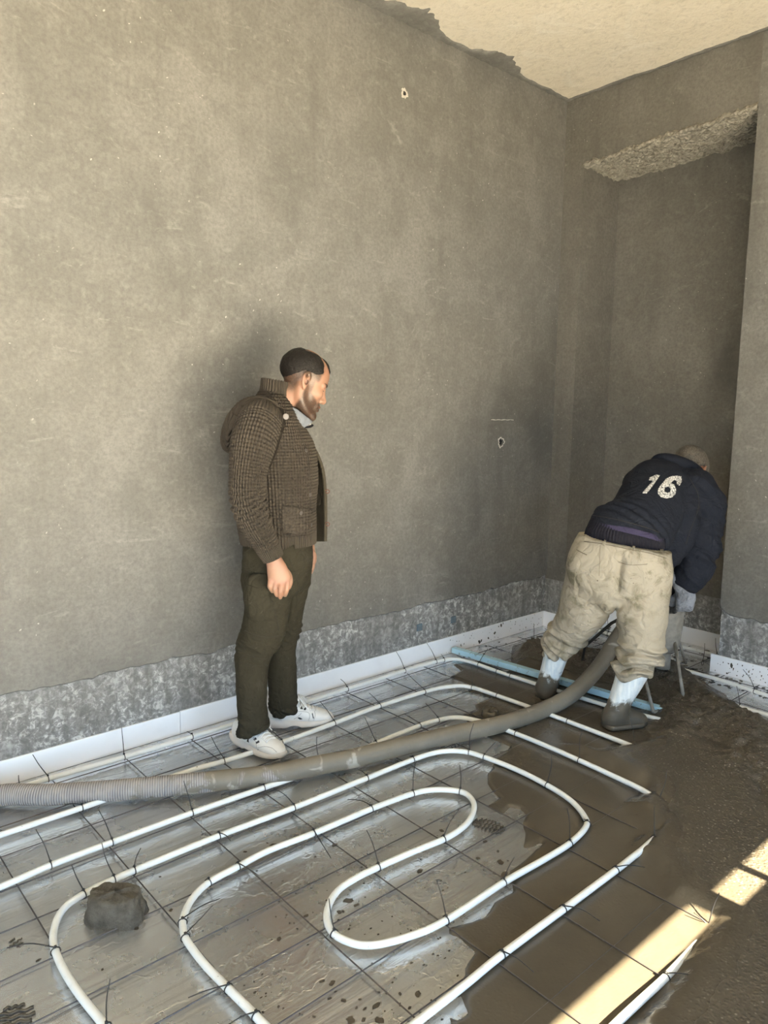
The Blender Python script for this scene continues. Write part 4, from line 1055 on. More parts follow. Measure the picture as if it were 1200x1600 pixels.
def face_attr(q, beard=1.0, fade=True, style='receding'):
    x, y, z = q[:, 0], q[:, 1], q[:, 2]; ay = np.abs(y)
    jaw = sst(-z, -0.004, 0.012)*sst(x, -0.012, 0.004)*sst(-z, -0.2, 0.0)
    line = sst(-(z+0.014+0.50*np.clip(x-0.025, 0, 1)), 0.0, 0.014)          # cheek line falls towards the mouth
    sidb = sst(x, -0.006, 0.004)*sst(-x, -0.034, -0.024)*sst(-z, -0.06, -0.03)*sst(ay, 0.045, 0.055)
    mous = sst(x, 0.070, 0.082)*sst(-z, 0.038, 0.044)*sst(z, -0.058, -0.052)*sst(-ay, -0.034, -0.026)
    b = np.maximum(np.maximum(jaw*line, sidb*0.75), mous)*sst(z, -0.150, -0.125)
    b = b*np.where(z < -0.105, 0.75, 1.0)
    b = b*(0.74+0.26*sst(-z, 0.04, 0.08))
    nape = sst(-x, 0.024, 0.044)*sst(z, -0.070, -0.015)*(0.85 if fade else 0)
    over = sst(z, 0.016, 0.040)*sst(-x, -0.050, -0.034)*sst(ay, 0.040, 0.055)*(0.85 if fade else 0)
    lips = sst(x, 0.080, 0.090)*sst(-np.abs(z+0.062), -0.014, -0.009)*sst(-ay, -0.024, -0.019)
    brow = sst(-np.abs(z-0.030-0.10*(0.034-ay)*0.3), -0.0085, -0.0050)*sst(x, 0.056, 0.064)*sst(ay, 0.010, 0.016)*sst(-ay, -0.058, -0.050)
    lash = sst(-np.abs(z-0.006), -0.0035, -0.0015)*sst(x, 0.070, 0.076)*sst(ay, 0.016, 0.021)*sst(-ay, -0.050, -0.044)
    fa_ = np.stack([np.clip(np.maximum(np.maximum(b*beard, np.maximum(nape, over)*0.95)*0.92, hair_mask(q, style, 0.014)*sst(np.linalg.norm(q-np.array([0, 0, 0.05]), axis=1), 0.0, 0.04)), 0, 1), lips*(1-0.5*beard*0), np.clip(np.maximum(brow, lash), 0, 1)], 1)
    fa_[:, 0] = 1-(1-fa_[:, 0])**2.2
    return fa_

# ================================================================== THE STANDING MAN
fm = Frame(432, 1153); S = fm.px
man = empty('person', tuple(fm.base), fm.rz)
tag(man, 'bearded man in brown knitted hooded cardigan standing by the wall looking down', 'person')
P = fm.P; c = fm.c
TH, PH = math.radians(14), math.radians(23)
RM = face_rot((math.cos(TH)*math.cos(PH), math.sin(TH)*math.cos(PH), -math.sin(PH))); OM = P(472, 601, 0.0); SM = 1.03

def man_body():
    z1 = P(480, 545)[2]
    v = Vol((-0.26, -0.34, 0.02), (0.30, 0.34, z1+0.02), 0.0031)
    v.chain([c(436, 860, 0, 40, 46), c(434, 800, 0, 42, 48), c(430, 740, 0, 44, 52), c(427, 690, 0, 40, 52), c(428, 660, 0, 26, 40)], k=0.02)
    v.chain([c(430, 655, 0, 22), c(441, 632, 0, 20, 21), c(455, 618, 0.0, 21, 21), c(466, 606, 0, 22, 22)], k=0.02)
    # arms
    ARN = [c(404, 662, -0.15, 18), c(392, 705, -0.20, 17), c(388, 777, -0.235, 14), c(410, 833, -0.235, 12), c(425, 868, -0.225, 9.5), c(429, 878, -0.222, 10, 8)]
    v.chain(ARN, k=0.01)
    v.chain([c(430, 662, 0.15, 18), c(430, 710, 0.20, 17), c(438, 780, 0.22, 14), c(468, 835, 0.21, 11), c(482, 856, 0.20, 10)], k=0.01)
    # near hand, back of the hand to the camera, fingers hanging and curled
    w = -0.222
    v.chain([c(428, 876, w, 11, 8), c(433, 890, w-0.004, 14.5, 8.5), c(437, 906, w-0.004, 16.5, 8)], k=0.01)
    for b_, kn, m_, t_, rr in (((423, 900), (422.5, 909), (421.5, 916), (425.5, 924), 3.35), ((431, 902), (431, 911), (429.5, 920), (432.5, 930), 3.65), ((440, 902), (440, 912), (438.5, 923), (438, 933.5), 3.75), ((448.5, 900), (449, 910), (448, 920), (445.5, 930), 3.65)):
        v.chain([c(*b_, w-0.004, rr+0.3), c(*kn, w-0.014, rr+0.35), c(*m_, w-0.014, rr), c((m_[0]+t_[0])/2, (m_[1]+t_[1])/2, w-0.006, rr), c(*t_, w+0.008, rr*0.82)], k=0.0012, n=5)
        for q, a in ((kn, 0.1), (m_, -0.1)): v.ell(P(*q, w-0.0165), np.array([rr+a]*3)*S, None, 0.004)
    v.chain([c(437, 886, w+0.012, 7), c(449, 897, w+0.022, 5.5), c(452.5, 908, w+0.022, 4.8), c(451, 917, w+0.020, 4)], k=0.006, n=5)
    # far hand
    w = 0.20
    v.chain([c(482, 856, w, 9, 7), c(486, 866, w, 8, 10), c(487, 875, w, 8, 12)], k=0.008)
    for i, dw in enumerate((-0.026, -0.009, 0.009, 0.026)):
        v.chain([c(487, 873, w+dw, 4), c(488.5, 884, w+dw, 4), c(485, 894-abs(i-1)*2, w+dw, 3.8), c(480, 896-abs(i-1)*2, w+dw, 3.4)], k=0.003, n=4)
    v.chain([c(486, 861, w-0.02, 4.5), c(490.5, 868, w-0.032, 4.5), c(490, 878, w-0.034, 4)], k=0.005, n=4)
    # pelvis and legs inside the trousers
    v.ell(P(434, 872, 0), np.array([44, 54, 30])*S, None, 0.02)
    v.chain([c(424, 880, -0.09, 28), c(418, 930, -0.095, 26), c(405, 1000, -0.10, 18), c(396, 1060, -0.12, 17), c(395, 1120, -0.13, 9.5), c(396, 1150, -0.13, 9)], k=0.02)
    v.chain([c(446, 880, 0.08, 28), c(454, 930, 0.085, 22), c(443, 1000, 0.10, 17), c(442, 1060, 0.10, 16), c(444, 1100, 0.10, 11), c(444, 1120, 0.10, 11)], k=0.02)
    build_head(v, OM, RM, SM)
    V, F = v.mesh(2, 0.45)
    q = head_local(V, OM, RM, SM); fa = face_attr(q)
    fa[(V[:, 2] < P(430, 665)[2]) | (np.linalg.norm(q, axis=1) > 0.21)] = 0
    # flushed knuckles
    for kx, ky in ((424, 909), (431, 911), (440, 912), (449, 910)):
        d = np.linalg.norm(V-P(kx, ky, -0.245), axis=1); fa[:, 1] = np.maximum(fa[:, 1], 0.45*np.exp(-(d/0.012)**2))
    return mesh_np('body', V, F, M_SKIN, man, True, {'face': fa})
man_body()

def hair_mesh(name, O, R, sc, mat, parent, style):
    lo = np.array(O)-0.16*sc; v = Vol(lo, np.array(O)+np.array([0.16, 0.16, 0.20])*sc, 0.0028)
    v.ell(np.array(O)+R@(np.array((-0.012, 0, 0.055))*sc), np.array((0.097, 0.076, 0.083))*sc, R, 0.012); v.ell(np.array(O)+R@(np.array((0.030, 0, 0.045))*sc), np.array((0.062, 0.064, 0.066))*sc, R, 0.02)
    sl, X, Y, Z = v.block(lo, lo+9)
    shp = v.D.shape; G = np.stack([np.broadcast_to(a, shp).ravel() for a in (X, Y, Z)], 1).astype(np.float64)
    near = np.abs(v.D.ravel()) < 0.03; q = head_local(G[near], O, R, sc); x, y, z = q.T; ay = np.abs(y)
    m = hair_mask(q, style, 0.016); th = 0.0042
    n = fbm(q[:, 0]*110, q[:, 1]*110, q[:, 2]*70, o=3, seed=4)
    off = -0.0022+m*(0.0022+th+0.0026*n)
    Df = np.full(v.D.size, 0.5, np.float32); Df[near] = v.D.ravel()[near]-off*sc; deep = v.D.ravel() < -0.03; Df[deep] = -0.03
    v.D = Df.reshape(shp)
    # hollow it: keep only the shell close to the scalp
    v2 = Vol(lo, np.array(O)+np.array([0.16, 0.16, 0.20])*sc, 0.0028); v2.ell(np.array(O)+R@(np.array((-0.012, 0, 0.055))*sc), np.array((0.090, 0.069, 0.076))*sc, R, 0.012); v2.ell(np.array(O)+R@(np.array((0.030, 0, 0.045))*sc), np.array((0.055, 0.057, 0.059))*sc, R, 0.02)
    v.D = np.maximum(v.D, -v2.D)
    V, F = v.mesh(1, 0.4); return mesh_np(name, V, F, mat, parent, True)
hair_mesh('hair', OM, RM, SM, M_HAIR, man, 'receding')

# ---- cardigan
def knit_disp(V, F, kuv, amp=0.0016):
    N = vnorm(V, F); rib = kuv[:, 2]
    d = np.sin(kuv[:, 0]*2*math.pi/0.0130)*0.6+np.sin(kuv[:, 1]*2*math.pi/0.0125)*0.5*(1-rib)
    return V+N*(d*amp)[:, None]
HEMV = 848
def man_cardigan():
    lo = P(340, 880, 0); v = Vol((lo[0], -0.36, P(430, 892)[2]), (P(525, 600)[0], 0.36, P(430, 585)[2]), 0.0030)
    TQ = v.chain([c(435, 852, 0, 56, 62), c(434, 830, 0, 58, 64), c(431, 790, 0, 60, 66), c(429, 750, 0, 60, 68), c(426, 705, 0, 57, 70), c(424, 670, 0, 45, 68), c(425, 645, 0, 33, 52), c(427, 628, 0, 26, 36)], k=0.02)
    v.ell(P(468, 735, 0), np.array([26, 48, 60])*S, None, 0.04)
    hz = P(435, HEMV, 0)[2]; v.cut((0, 0, hz), (0, 0, -1))
    SN = v.chain([c(406, 656, -0.155, 28, 30), c(396, 690, -0.205, 31, 28), c(388, 735, -0.235, 26, 25), c(387, 777, -0.24, 25), c(398, 815, -0.24, 22), c(414, 846, -0.232, 18), c(427, 873, -0.225, 15.5)], k=0.004)
    v.ell(P(406, 672, -0.15), np.array([34, 30, 34])*S, None, 0.03)
    SF = v.chain([c(430, 656, 0.155, 28, 30), c(430, 690, 0.205, 29, 27), c(430, 735, 0.225, 25), c(436, 777, 0.23, 23), c(455, 815, 0.22, 20), c(470, 838, 0.21, 17), c(480, 853, 0.20, 14.5)], k=0.004)
    ar = P(427, 873, -0.225); dr = ar-P(414, 846, -0.232)
    v.cut(ar, dr, ar-0.08, ar+0.08); ar = P(479, 851, 0.20); dr = ar-P(468, 836, 0.21); v.cut(ar, dr, ar-np.array([.02, .08, .08]), ar+0.08)
    # front opening: a wedge cut out between the two fronts
    fo = [c(462, 640, 0.02, 20, 24), c(476, 672, 0.03, 17, 22), c(488, 700, 0.045, 14, 20), c(499, 745, 0.05, 13, 20), c(502, 800, 0.05, 13, 20), c(502, 860, 0.05, 13, 20)]
    v.chain(fo, k=0.006, mode='s')
    # neck hole
    v.chain([c(428, 640, 0, 17, 22), c(440, 612, 0, 24, 26), c(447, 590, 0, 30, 30)], k=0.006, mode='s')
    V, F = v.mesh(2, 0.5)
    bt, at_, lt, rt = chain_coord(TQ, V, (-1, 0, 0)); bn, an, ln, rn = chain_coord(catmull(SN, 5), V, (0, -1, 0)); bf, af, lf, rf = chain_coord(catmull(SF, 5), V, (0, 1, 0))
    sn = (bn < 1.25) & (bn < bt+0.12) & (V[:, 1] < -0.10); sf = (bf < 1.25) & (bf < bt+0.12) & (V[:, 1] > 0.10)
    ku = np.stack([at_*0.190, V[:, 2], np.zeros(len(V))], 1)
    ku[sn] = np.stack([an*0.082, ln, ln*0], 1)[sn]; ku[sf] = np.stack([af*0.082, lf, lf*0], 1)[sf]
    LN = ln[sn].max(); LF = lf[sf].max()
    ku[:, 2] = np.where(sn, sst(ln, LN-0.052, LN-0.046), np.where(sf, sst(lf, LF-0.052, LF-0.046), sst(-(V[:, 2]-hz), -0.052, -0.046)))
    for _ in range(6): ku[:, :2] = lap(np.concatenate([ku[:, :2], ku[:, :1]], 1), F, 0.5)[:, :2]
    # soft folds
    N = vnorm(V, F); fo_ = fbm(V[:, 0]*9, V[:, 1]*9, V[:, 2]*16, o=2, seed=12)
    eb = np.exp(-((V[:, 2]-P(387, 780)[2])/0.06)**2)*sn; V = V+N*(0.004*fo_+0.005*eb*np.sin(V[:, 2]*210+V[:, 0]*60))[:, None]
    V0 = V.copy(); V = knit_disp(V, F, ku)
    o = mesh_np('cardigan', V, F, M_KNIT, man, True, {'kuv': ku}); o['label'] = 'brown waffle knit cardigan worn open'
    return o, V0, F
card, CV, CF = man_cardigan(); CB = bvh_of(CV, CF)

def man_collar():
    v = Vol(P(395, 665, -0.1)-np.array([0, 0.06, 0]), P(475, 575, 0.1)+np.array([0, 0.06, 0]), 0.0026)
    Q = v.chain([c(427, 650, 0, 29, 38), c(428, 630, 0, 25, 33), c(430, 610, 0, 22, 29), c(431, 596, 0, 21.5, 28)], k=0.004)
    v.chain([c(430, 660, 0, 24, 33), c(431, 630, 0, 20.5, 28), c(433, 610, 0, 18, 25), c(435, 560, 0, 18, 24)], k=0.002, mode='s')
    a = P(411, 591); b_ = P(441, 596); n = np.array([-(b_-a)[2], 0, (b_-a)[0]]); v.cut(b_, n)
    a = P(452, 600); b_ = P(457, 645); n = np.array([(a-b_)[2], 0, -(a-b_)[0]]); v.cut(b_, n)
    V, F = v.mesh(1, 0.5); bb_, an, ln, _ = chain_coord(Q, V, (-1, 0, 0)); ku = np.stack([an*0.105*0.8, ln, np.ones(len(V))], 1)
    V = V+vnorm(V, F)*(0.0016*np.sin(an*0.084*2*math.pi/0.0130))[:, None]
    o = mesh_np('ribbed_collar', V, F, M_KNIT, card, True, {'kuv': ku}); return V, F
KV, KF = man_collar()
def man_hood():
    v = Vol(P(342, 715, 0)-np.array([0, 0.16, 0]), P(470, 600, 0)+np.array([0, 0.16, 0]), 0.0030)
    Q = v.chain([c(408, 629, 0, 9, 40), c(390, 633, 0, 12, 46), c(372, 650, 0, 13, 52), c(360, 675, 0, 10, 50), c(357, 696, 0, 7, 40)], U=(0.5, 0, 0.8), k=0.012)
    for s in (-1, 1):
        v.chain([c(447, 653, s*0.100, 4, 5), c(438, 642, s*0.115, 6.5, 8), c(424, 633, s*0.125, 8, 10), c(406, 628, s*0.125, 8.5, 11), c(388, 633, s*0.12, 9, 12), c(372, 648, s*0.105, 9, 13), c(361, 670, s*0.085, 8, 13), c(356, 690, s*0.06, 7, 12), c(358, 701, s*0.03, 6, 11)], U=(0.4, 0, 0.9), k=0.010)
        v.chain([c(420, 644, s*0.165, 2, 9), c(400, 643, s*0.165, 2.5, 9), c(384, 652, s*0.155, 2.5, 9), c(373, 668, s*0.14, 2, 9)], U=(0.4, 0, 0.9), k=0.006, mode='s')
    V, F = v.mesh(2, 0.5); _, an, ln, _ = chain_coord(Q, V, (0, 1, 0)); ku = np.stack([V[:, 1]*1.0, ln, 0*ln], 1)
    V = V+vnorm(V, F)*(0.004*fbm(V[:, 0]*14, V[:, 1]*10, V[:, 2]*14, o=2, seed=15))[:, None]
    V = knit_disp(V, F, ku)
    mesh_np('hood', V, F, M_KNIT, card, True, {'kuv': ku}); return V, F
man_hood()

# far front panel: the open left half, hanging forward as a thick curved sheet
def man_panel():
    edge = [(476, 688), (488, 697), (497, 712), (505, 735), (508.5, 765), (509.5, 800), (509, 846)]
    E2 = catmull(np.array(edge, float), 6); V, F = [], []; m = 10
    for (u, v_) in E2:
        a = P(u, v_, 0.015); b_ = P(min(u-18, 474), v_, 0.13)
        for j in range(m+1):
            t = j/m; p = a*(1-t)+b_*t+np.array([0.016*math.sin(math.pi*t), 0.0, 0]); V.append(p)
    n = len(E2)
    for i in range(n-1):
        for j in range(m): q = i*(m+1)+j; F.append((q, q+1, q+m+2, q+m+1))
    o = mesh_py('front_panel', V, F, M_OLIVE_PLAIN, card, True); md = o.modifiers.new('thick', 'SOLIDIFY'); md.thickness = 0.012; md.offset = 0
    o['label'] = 'smooth olive facing of the open front'
man_panel()
for u, v_ in ((478.5, 704), (484.5, 773), (486, 820)): button('button', fm, CB, u, v_, 0.0075, M_BUTTON, card)
# pocket with flap
pk = patch('pocket', fm, CB, [(439.5, 793), (485, 797), (485, 836), (441, 833)], M_KNIT, card, 0.0065, 1.2)
fp = patch('pocket_flap', fm, CB, [(440, 789.5), (486, 796), (485.5, 805), (474, 803.5), (466, 806.5), (455, 802.5), (446, 802)], M_KNIT, card, 0.009, 0.7)
for o in (pk, fp):
    if o:
        co = np.array([v.co for v in o.data.vertices]); a = o.data.attributes.new('kuv', 'FLOAT_VECTOR', 'POINT'); a.data.foreach_set('vector', np.stack([co[:, 0], co[:, 2], co[:, 0]*0], 1).astype(np.float32).ravel())
button('button', fm, CB, 470, 801, 0.0085, M_BUTTON, card).location += Vector((0, -0.009, 0))
seam('placket_seam', fm, CB, [(458, 640), (466, 668), (475, 692), (480, 710), (484, 745), (485.5, 790), (486, 844)], 0.0016, M_THREAD, card)
bq, bn_ = P(446.5, 651, -0.118), np.array([0.35, -0.93, 0.1])
hb = lathe('button', [(0.012, 0), (0.0122, 0.003), (0.010, 0.005), (0.007, 0.0038), (0.0005, 0.0036)], M_BUTTON2, card, 18)
hq, hn = fm.hit(CB, 446.5, 651)
if hq is not None: bq = hq-fm.ray(446.5, 651)*0.012
hb.location = tuple(bq); hb.rotation_euler = Vector(bn_).to_track_quat('Z', 'Y').to_euler()
for v_ in (768, 819):
    Q = catmull([P(508, v_-1, 0.015), P(512, v_-3, 0.012), P(515, v_, 0.010), P(512, v_+3, 0.012), P(509, v_+1, 0.015)], 5); tube('toggle_loop', Q, 0.0018, M_LOOP, card, 6)

# ---- shirt under the cardigan
def man_shirt():
    v = Vol(P(420, 760, 0)-np.array([0, 0.11, 0]), P(500, 615, 0)+np.array([0, 0.11, 0]), 0.003)
    v.chain([c(446, 655, 0, 24, 30), c(452, 690, 0, 28, 40), c(458, 750, 0, 30, 44)], k=0.01)
    V, F = v.mesh(1); sh = mesh_np('shirt', V, F, M_SHIRTDARK, man, True)
    v = Vol(P(430, 690, 0)-np.array([0, 0.11, 0]), P(505, 615, 0)+np.array([0, 0.11, 0]), 0.0025)
    v.chain([c(446, 648, 0, 27, 30), c(458, 655, 0, 25, 28), c(471, 662, 0, 18, 24)], U=(0.6, 0, 0.8), k=0.006)
    v.chain([c(440, 622, 0, 21, 24), c(455, 634, 0, 21, 24)], U=(0.6, 0, 0.8), k=0.004, mode='s')
    a = P(454, 632); b_ = P(485, 656); n = np.array([-(b_-a)[2], 0, (b_-a)[0]]); v.cut(b_, n)
    a = P(487, 660); b_ = P(466, 673); n = np.array([(b_-a)[2], 0, -(b_-a)[0]]); n = n if n[2] < 0 else -n; v.cut(a, n)
    V, F = v.mesh(1); o = mesh_np('shirt_collar', V, F, M_SHIRT, sh, True); B = bvh_of(V, F)
    tube('collar_piping', catmull([P(479, 652.5, -0.045), P(483, 657, -0.04), P(485, 663, -0.03)], 5), 0.0028, M_WHITETRIM, sh, 6)
    tube('collar_edge', catmull([P(466, 668, -0.05), P(474, 667.5, -0.05), P(484, 667, -0.03), P(488.5, 664.5, -0.01)], 5), 0.0048, M_SHIRTDARK, sh, 6)
    for q in ([(474, 682), (478, 684), (482, 681)], [(475, 685), (480, 689), (484, 688)]): tube('drawstring', catmull([P(a_, b2, -0.02) for a_, b2 in q], 4), 0.0016, M_SHIRTDARK, sh, 5)
man_shirt()

# ---- trousers
def fold(V, F, fn):
    N = vnorm(V, F); return V+N*fn(V)[:, None]
def man_trousers():
    v = Vol((P(355, 1150)[0], -0.27, P(430, 1156)[2]), (P(505, 850)[0], 0.26, P(430, 815)[2]), 0.0036)
    v.chain([c(434, 828, 0, 52, 58), c(434, 860, 0, 52, 60), c(434, 885, 0, 50, 60)], k=0.02)
    v.chain([c(424, 872, -0.08, 42, 30), c(417, 910, -0.09, 35, 31), c(418, 945, -0.095, 33.5, 30), c(412, 982, -0.10, 31.5, 28), c(400, 1012, -0.105, 26.5, 25), c(394, 1045, -0.115, 23.5, 23), c(394, 1095, -0.125, 22.5, 22.5), c(395.5, 1126, -0.13, 21.5, 22), c(396, 1148, -0.13, 21.5, 22)], k=0.025)
    v.chain([c(446, 872, 0.08, 40, 30), c(456, 910, 0.085, 28, 29), c(452, 945, 0.09, 23.5, 26), c(447, 975, 0.095, 23.5, 25), c(440, 1003, 0.10, 22.5, 23), c(440.5, 1035, 0.10, 22.5, 22), c(441.5, 1070, 0.10, 23, 22), c(443, 1098, 0.10, 22, 21), c(444, 1116, 0.10, 20, 20)], k=0.025)
    # cargo pocket on the near thigh
    for (u, v_, ru, rz_, w) in ((402, 935, 17, 33, -0.165),): v.ell(P(u, v_, w), np.array([ru, 10, rz_])*S, None, 0.012)
    hz = P(395, 1143, -0.13)[2]; a = P(374, 1146, -0.13); b_ = P(416, 1132, -0.13); n = np.array([(b_-a)[2], 0, -(b_-a)[0]]); v.cut(a, n, (v.lo[0], v.lo[1], v.lo[2]), (P(470, 1100)[0], -0.01, P(430, 1100)[2]))
    a = P(424, 1106, 0.1); b_ = P(466, 1098, 0.1); m_ = P(440, 1113, 0.1); v.cut(m_, (0.18, 0, -1), (v.lo[0], 0.0, v.lo[2]), (0.4, 0.4, P(430, 1075, 0.1)[2]))
    V, F = v.mesh(2, 0.5)
    kz1, kz2 = P(400, 1000)[2], P(440, 985)[2]
    def fn(V):
        x, y, z = V.T; knee = np.exp(-((z-kz1)/0.07)**2); hem = np.exp(-((z-P(396, 1125)[2])/0.07)**2); hip = np.exp(-((z-P(430, 905)[2])/0.09)**2)
        n1 = fbm(x*7+z*4, y*7, z*22-x*9, o=3, seed=51); n2 = fbm(x*10, y*10, z*34+x*12, o=3, seed=57); rid = 1-2*np.abs(n2)
        return 0.006*n1+0.012*knee*rid+0.012*hem*rid+0.007*hip*(1-2*np.abs(fbm(x*9+z*6, y*9, z*16-x*16, o=2, seed=61)))
    V = fold(V, F, fn)
    o = mesh_np('trousers', V, F, M_OLIVE, man, True); o['label'] = 'dark olive cargo trousers with dust stains'
    B = bvh_of(V, F)
    patch('cargo_pocket', fm, B, [(386, 902), (416, 900), (423, 930), (421, 968), (404, 972), (389, 968)], M_OLIVE, o, 0.0045, 1.0)
    patch('pocket_flap', fm, B, [(384.5, 898), (417, 896), (421, 915), (402, 920), (386.5, 914)], M_OLIVE, o, 0.0095, 1.0)
    for q in ([(382, 985), (398, 992), (420, 996), (438, 992)], [(374, 1030), (385, 1022), (400, 1028), (416, 1030)], [(452, 872), (463, 900), (468, 925)], [(470, 860), (478, 872), (482, 880)], [(430, 955), (436, 985)]): seam('seam', fm, B, q, 0.0012, M_THREAD, o)
    return o
man_trousers()

def man_socks():
    for a_, b_ in ((c(395, 1120, -0.13, 14), c(396, 1156, -0.13, 15)), (c(443, 1095, 0.10, 13), c(444, 1119, 0.10, 15))):
        mesh_ = tube('sock', np.array([a_[:3], (np.array(a_[:3])+np.array(b_[:3]))/2, b_[:3]]), 0.029, M_SHIRTDARK, man, 16)
man_socks()
# ---- sneakers
def shoe_mesh():
    v = Vol((-0.175, -0.075, -0.005), (0.175, 0.075, 0.15), 0.0026)
    v.chain([(-0.112, 0, 0.050, 0.036, 0.046), (-0.06, 0, 0.058, 0.039, 0.052), (0.0, 0, 0.053, 0.042, 0.046), (0.06, 0.002, 0.043, 0.047, 0.034), (0.105, 0.004, 0.036, 0.043, 0.027), (0.132, 0.004, 0.032, 0.028, 0.020)], U=(0, 1, 0), k=0.01)
    v.chain([(-0.088, 0, 0.07, 0.040, 0.046), (-0.078, 0, 0.100, 0.038, 0.050), (-0.070, 0, 0.118, 0.038, 0.050)], U=(0, 1, 0), k=0.016)
    v.chain([(-0.035, 0, 0.100, 0.022, 0.012), (-0.012, 0, 0.118, 0.026, 0.010), (-0.002, 0, 0.130, 0.024, 0.007)], U=(0, 1, 0), k=0.008)      # tongue
    v.chain([(-0.075, 0, 0.085, 0.028, 0.038), (-0.070, 0, 0.150, 0.030, 0.042)], U=(0, 1, 0), k=0.004, mode='s')
    v.cut((-0.07, 0, 0.116), (-0.22, 0, 1), (-0.175, -0.075, 0.09), (-0.032, 0.075, 0.15)); v.cut((0, 0, 0.028), (0, 0, -1))
    V, F = v.mesh(1, 0.5)
    s = Vol((-0.175, -0.08, -0.005), (0.185, 0.08, 0.08), 0.0026)
    s.chain([(-0.130, 0, 0.024, 0.036, 0.030), (-0.09, 0, 0.020, 0.046, 0.030), (-0.03, -0.002, 0.016, 0.044, 0.026), (0.04, 0.0, 0.014, 0.051, 0.023), (0.10, 0.003, 0.018, 0.047, 0.021), (0.140, 0.004, 0.026, 0.030, 0.016)], U=(0, 1, 0), k=0.006)
    s.ell((-0.135, 0, 0.036), (0.030, 0.034, 0.020), None, 0.01)
    s.cut((0, 0, 0.0), (0, 0, -1)); s.cut((0, 0, 0.044), (0, 0, 1)); s.ell((-0.025, -0.05, 0.0), (0.03, 0.03, 0.012), None, 0.004, 's'); s.ell((-0.025, 0.05, 0.0), (0.03, 0.03, 0.012), None, 0.004, 's')
    SV, SF_ = s.mesh(1, 0.5)
    for a in range(-12, 14):
        pass
    return V, F, SV, SF_
UV_, UF_, SV_, SF_ = shoe_mesh(); SHB = bvh_of(UV_, UF_)
def place_shoe(heel, toe, label, z=0.012):
    h_, t_ = fm.F(*heel), fm.F(*toe); ctr = (h_+t_)/2; a = math.atan2((t_-h_)[1], (t_-h_)[0]); ca, sa = math.cos(a), math.sin(a)
    Rz = np.array([[ca, -sa, 0], [sa, ca, 0], [0, 0, 1]]); tr = lambda Q: np.asarray(Q)@Rz.T+np.array([ctr[0], ctr[1], z])
    up = tr(UV_); o = mesh_np('sneaker', up, UF_, M_SHOE, man, True); o['label'] = label
    mesh_np('sole', tr(SV_), SF_, M_SOLE, o, True)
    L = Join(); prev = None
    for i in range(6):
        x = -0.012+0.017*i
        for s in (1, -1):
            Q = []
            for t in np.linspace(-1, 1, 9):
                y = t*0.026*s; hh = SHB.ray_cast(Vector((x+0.010*(t+1)/2, y, 0.3)), Vector((0, 0, -1)))
                if hh[0] is not None: Q.append(np.array(hh[0])+np.array([0, 0, 0.0022]))
            if len(Q) > 2: L.tube(tr(Q), 0.0026, 6)
    for s in (1, -1):   # bow
        L.tube(tr(catmull([(-0.008, 0, 0.128), (0.000, s*0.025, 0.132), (0.022, s*0.046, 0.108), (0.030, s*0.038, 0.095), (0.010, s*0.012, 0.118), (-0.006, 0, 0.126)], 5)), 0.0024, 6)
        L.tube(tr(catmull([(-0.006, 0, 0.126), (0.018, s*0.022, 0.118), (0.040, s*0.044, 0.082)], 5)), 0.0022, 6)
    L.build('laces', M_LACE, o); return o, bvh_of(up, UF_)
sh1, B1 = place_shoe((375, 1163), (432, 1189), 'white chunky sneaker of the nearer foot'); sh2, B2 = place_shoe((415, 1138), (520, 1133), 'white chunky sneaker of the foot nearer the wall')
s_ = 1/6.316; tp = lambda L: [(350+a*s_, 1080+b_*s_) for a, b_ in L]
for L in ([(200, 408), (222, 392), (285, 398), (282, 434), (225, 425)], [(288, 472), (315, 453), (327, 475), (300, 490)], [(312, 502), (345, 484), (354, 505), (320, 521)], [(210, 528), (222, 530), (247, 578), (238, 580)], [(301, 624), (332, 570), (345, 574), (313, 632)]): patch('black_trim', fm, B1, tp(L), M_ACC, sh1, 0.0015, 0.45)
for L in ([(634, 192), (660, 158), (714, 147), (706, 172), (650, 198)], [(750, 177), (758, 148), (776, 148), (776, 180)], [(784, 187), (793, 156), (812, 160), (808, 190)], [(722, 262), (745, 255), (783, 277), (745, 279)], [(864, 218), (876, 214), (889, 268), (877, 272)], [(535, 324), (550, 300), (557, 310)]): patch('black_trim', fm, B2, tp(L), M_ACC, sh2, 0.0015, 0.45)

M_STITCH = simple('grey_stitching', (0.40, 0.39, 0.38), 0.7)
for L in ([(170, 470), (205, 440), (262, 430), (300, 470), (320, 545), (300, 600), (255, 640)], [(185, 520), (210, 570), (235, 660)], [(330, 560), (400, 545), (470, 560), (520, 600)]): seam('stitching', fm, B1, tp(L), 0.0011, M_STITCH, sh1)
for L in ([(560, 225), (640, 215), (740, 200), (830, 210), (845, 255), (830, 300)], [(690, 275), (730, 250), (765, 215)], [(470, 265), (560, 285), (660, 330), (760, 320)], [(890, 190), (900, 240), (880, 300)]): seam('stitching', fm, B2, tp(L), 0.0011, M_STITCH, sh2)

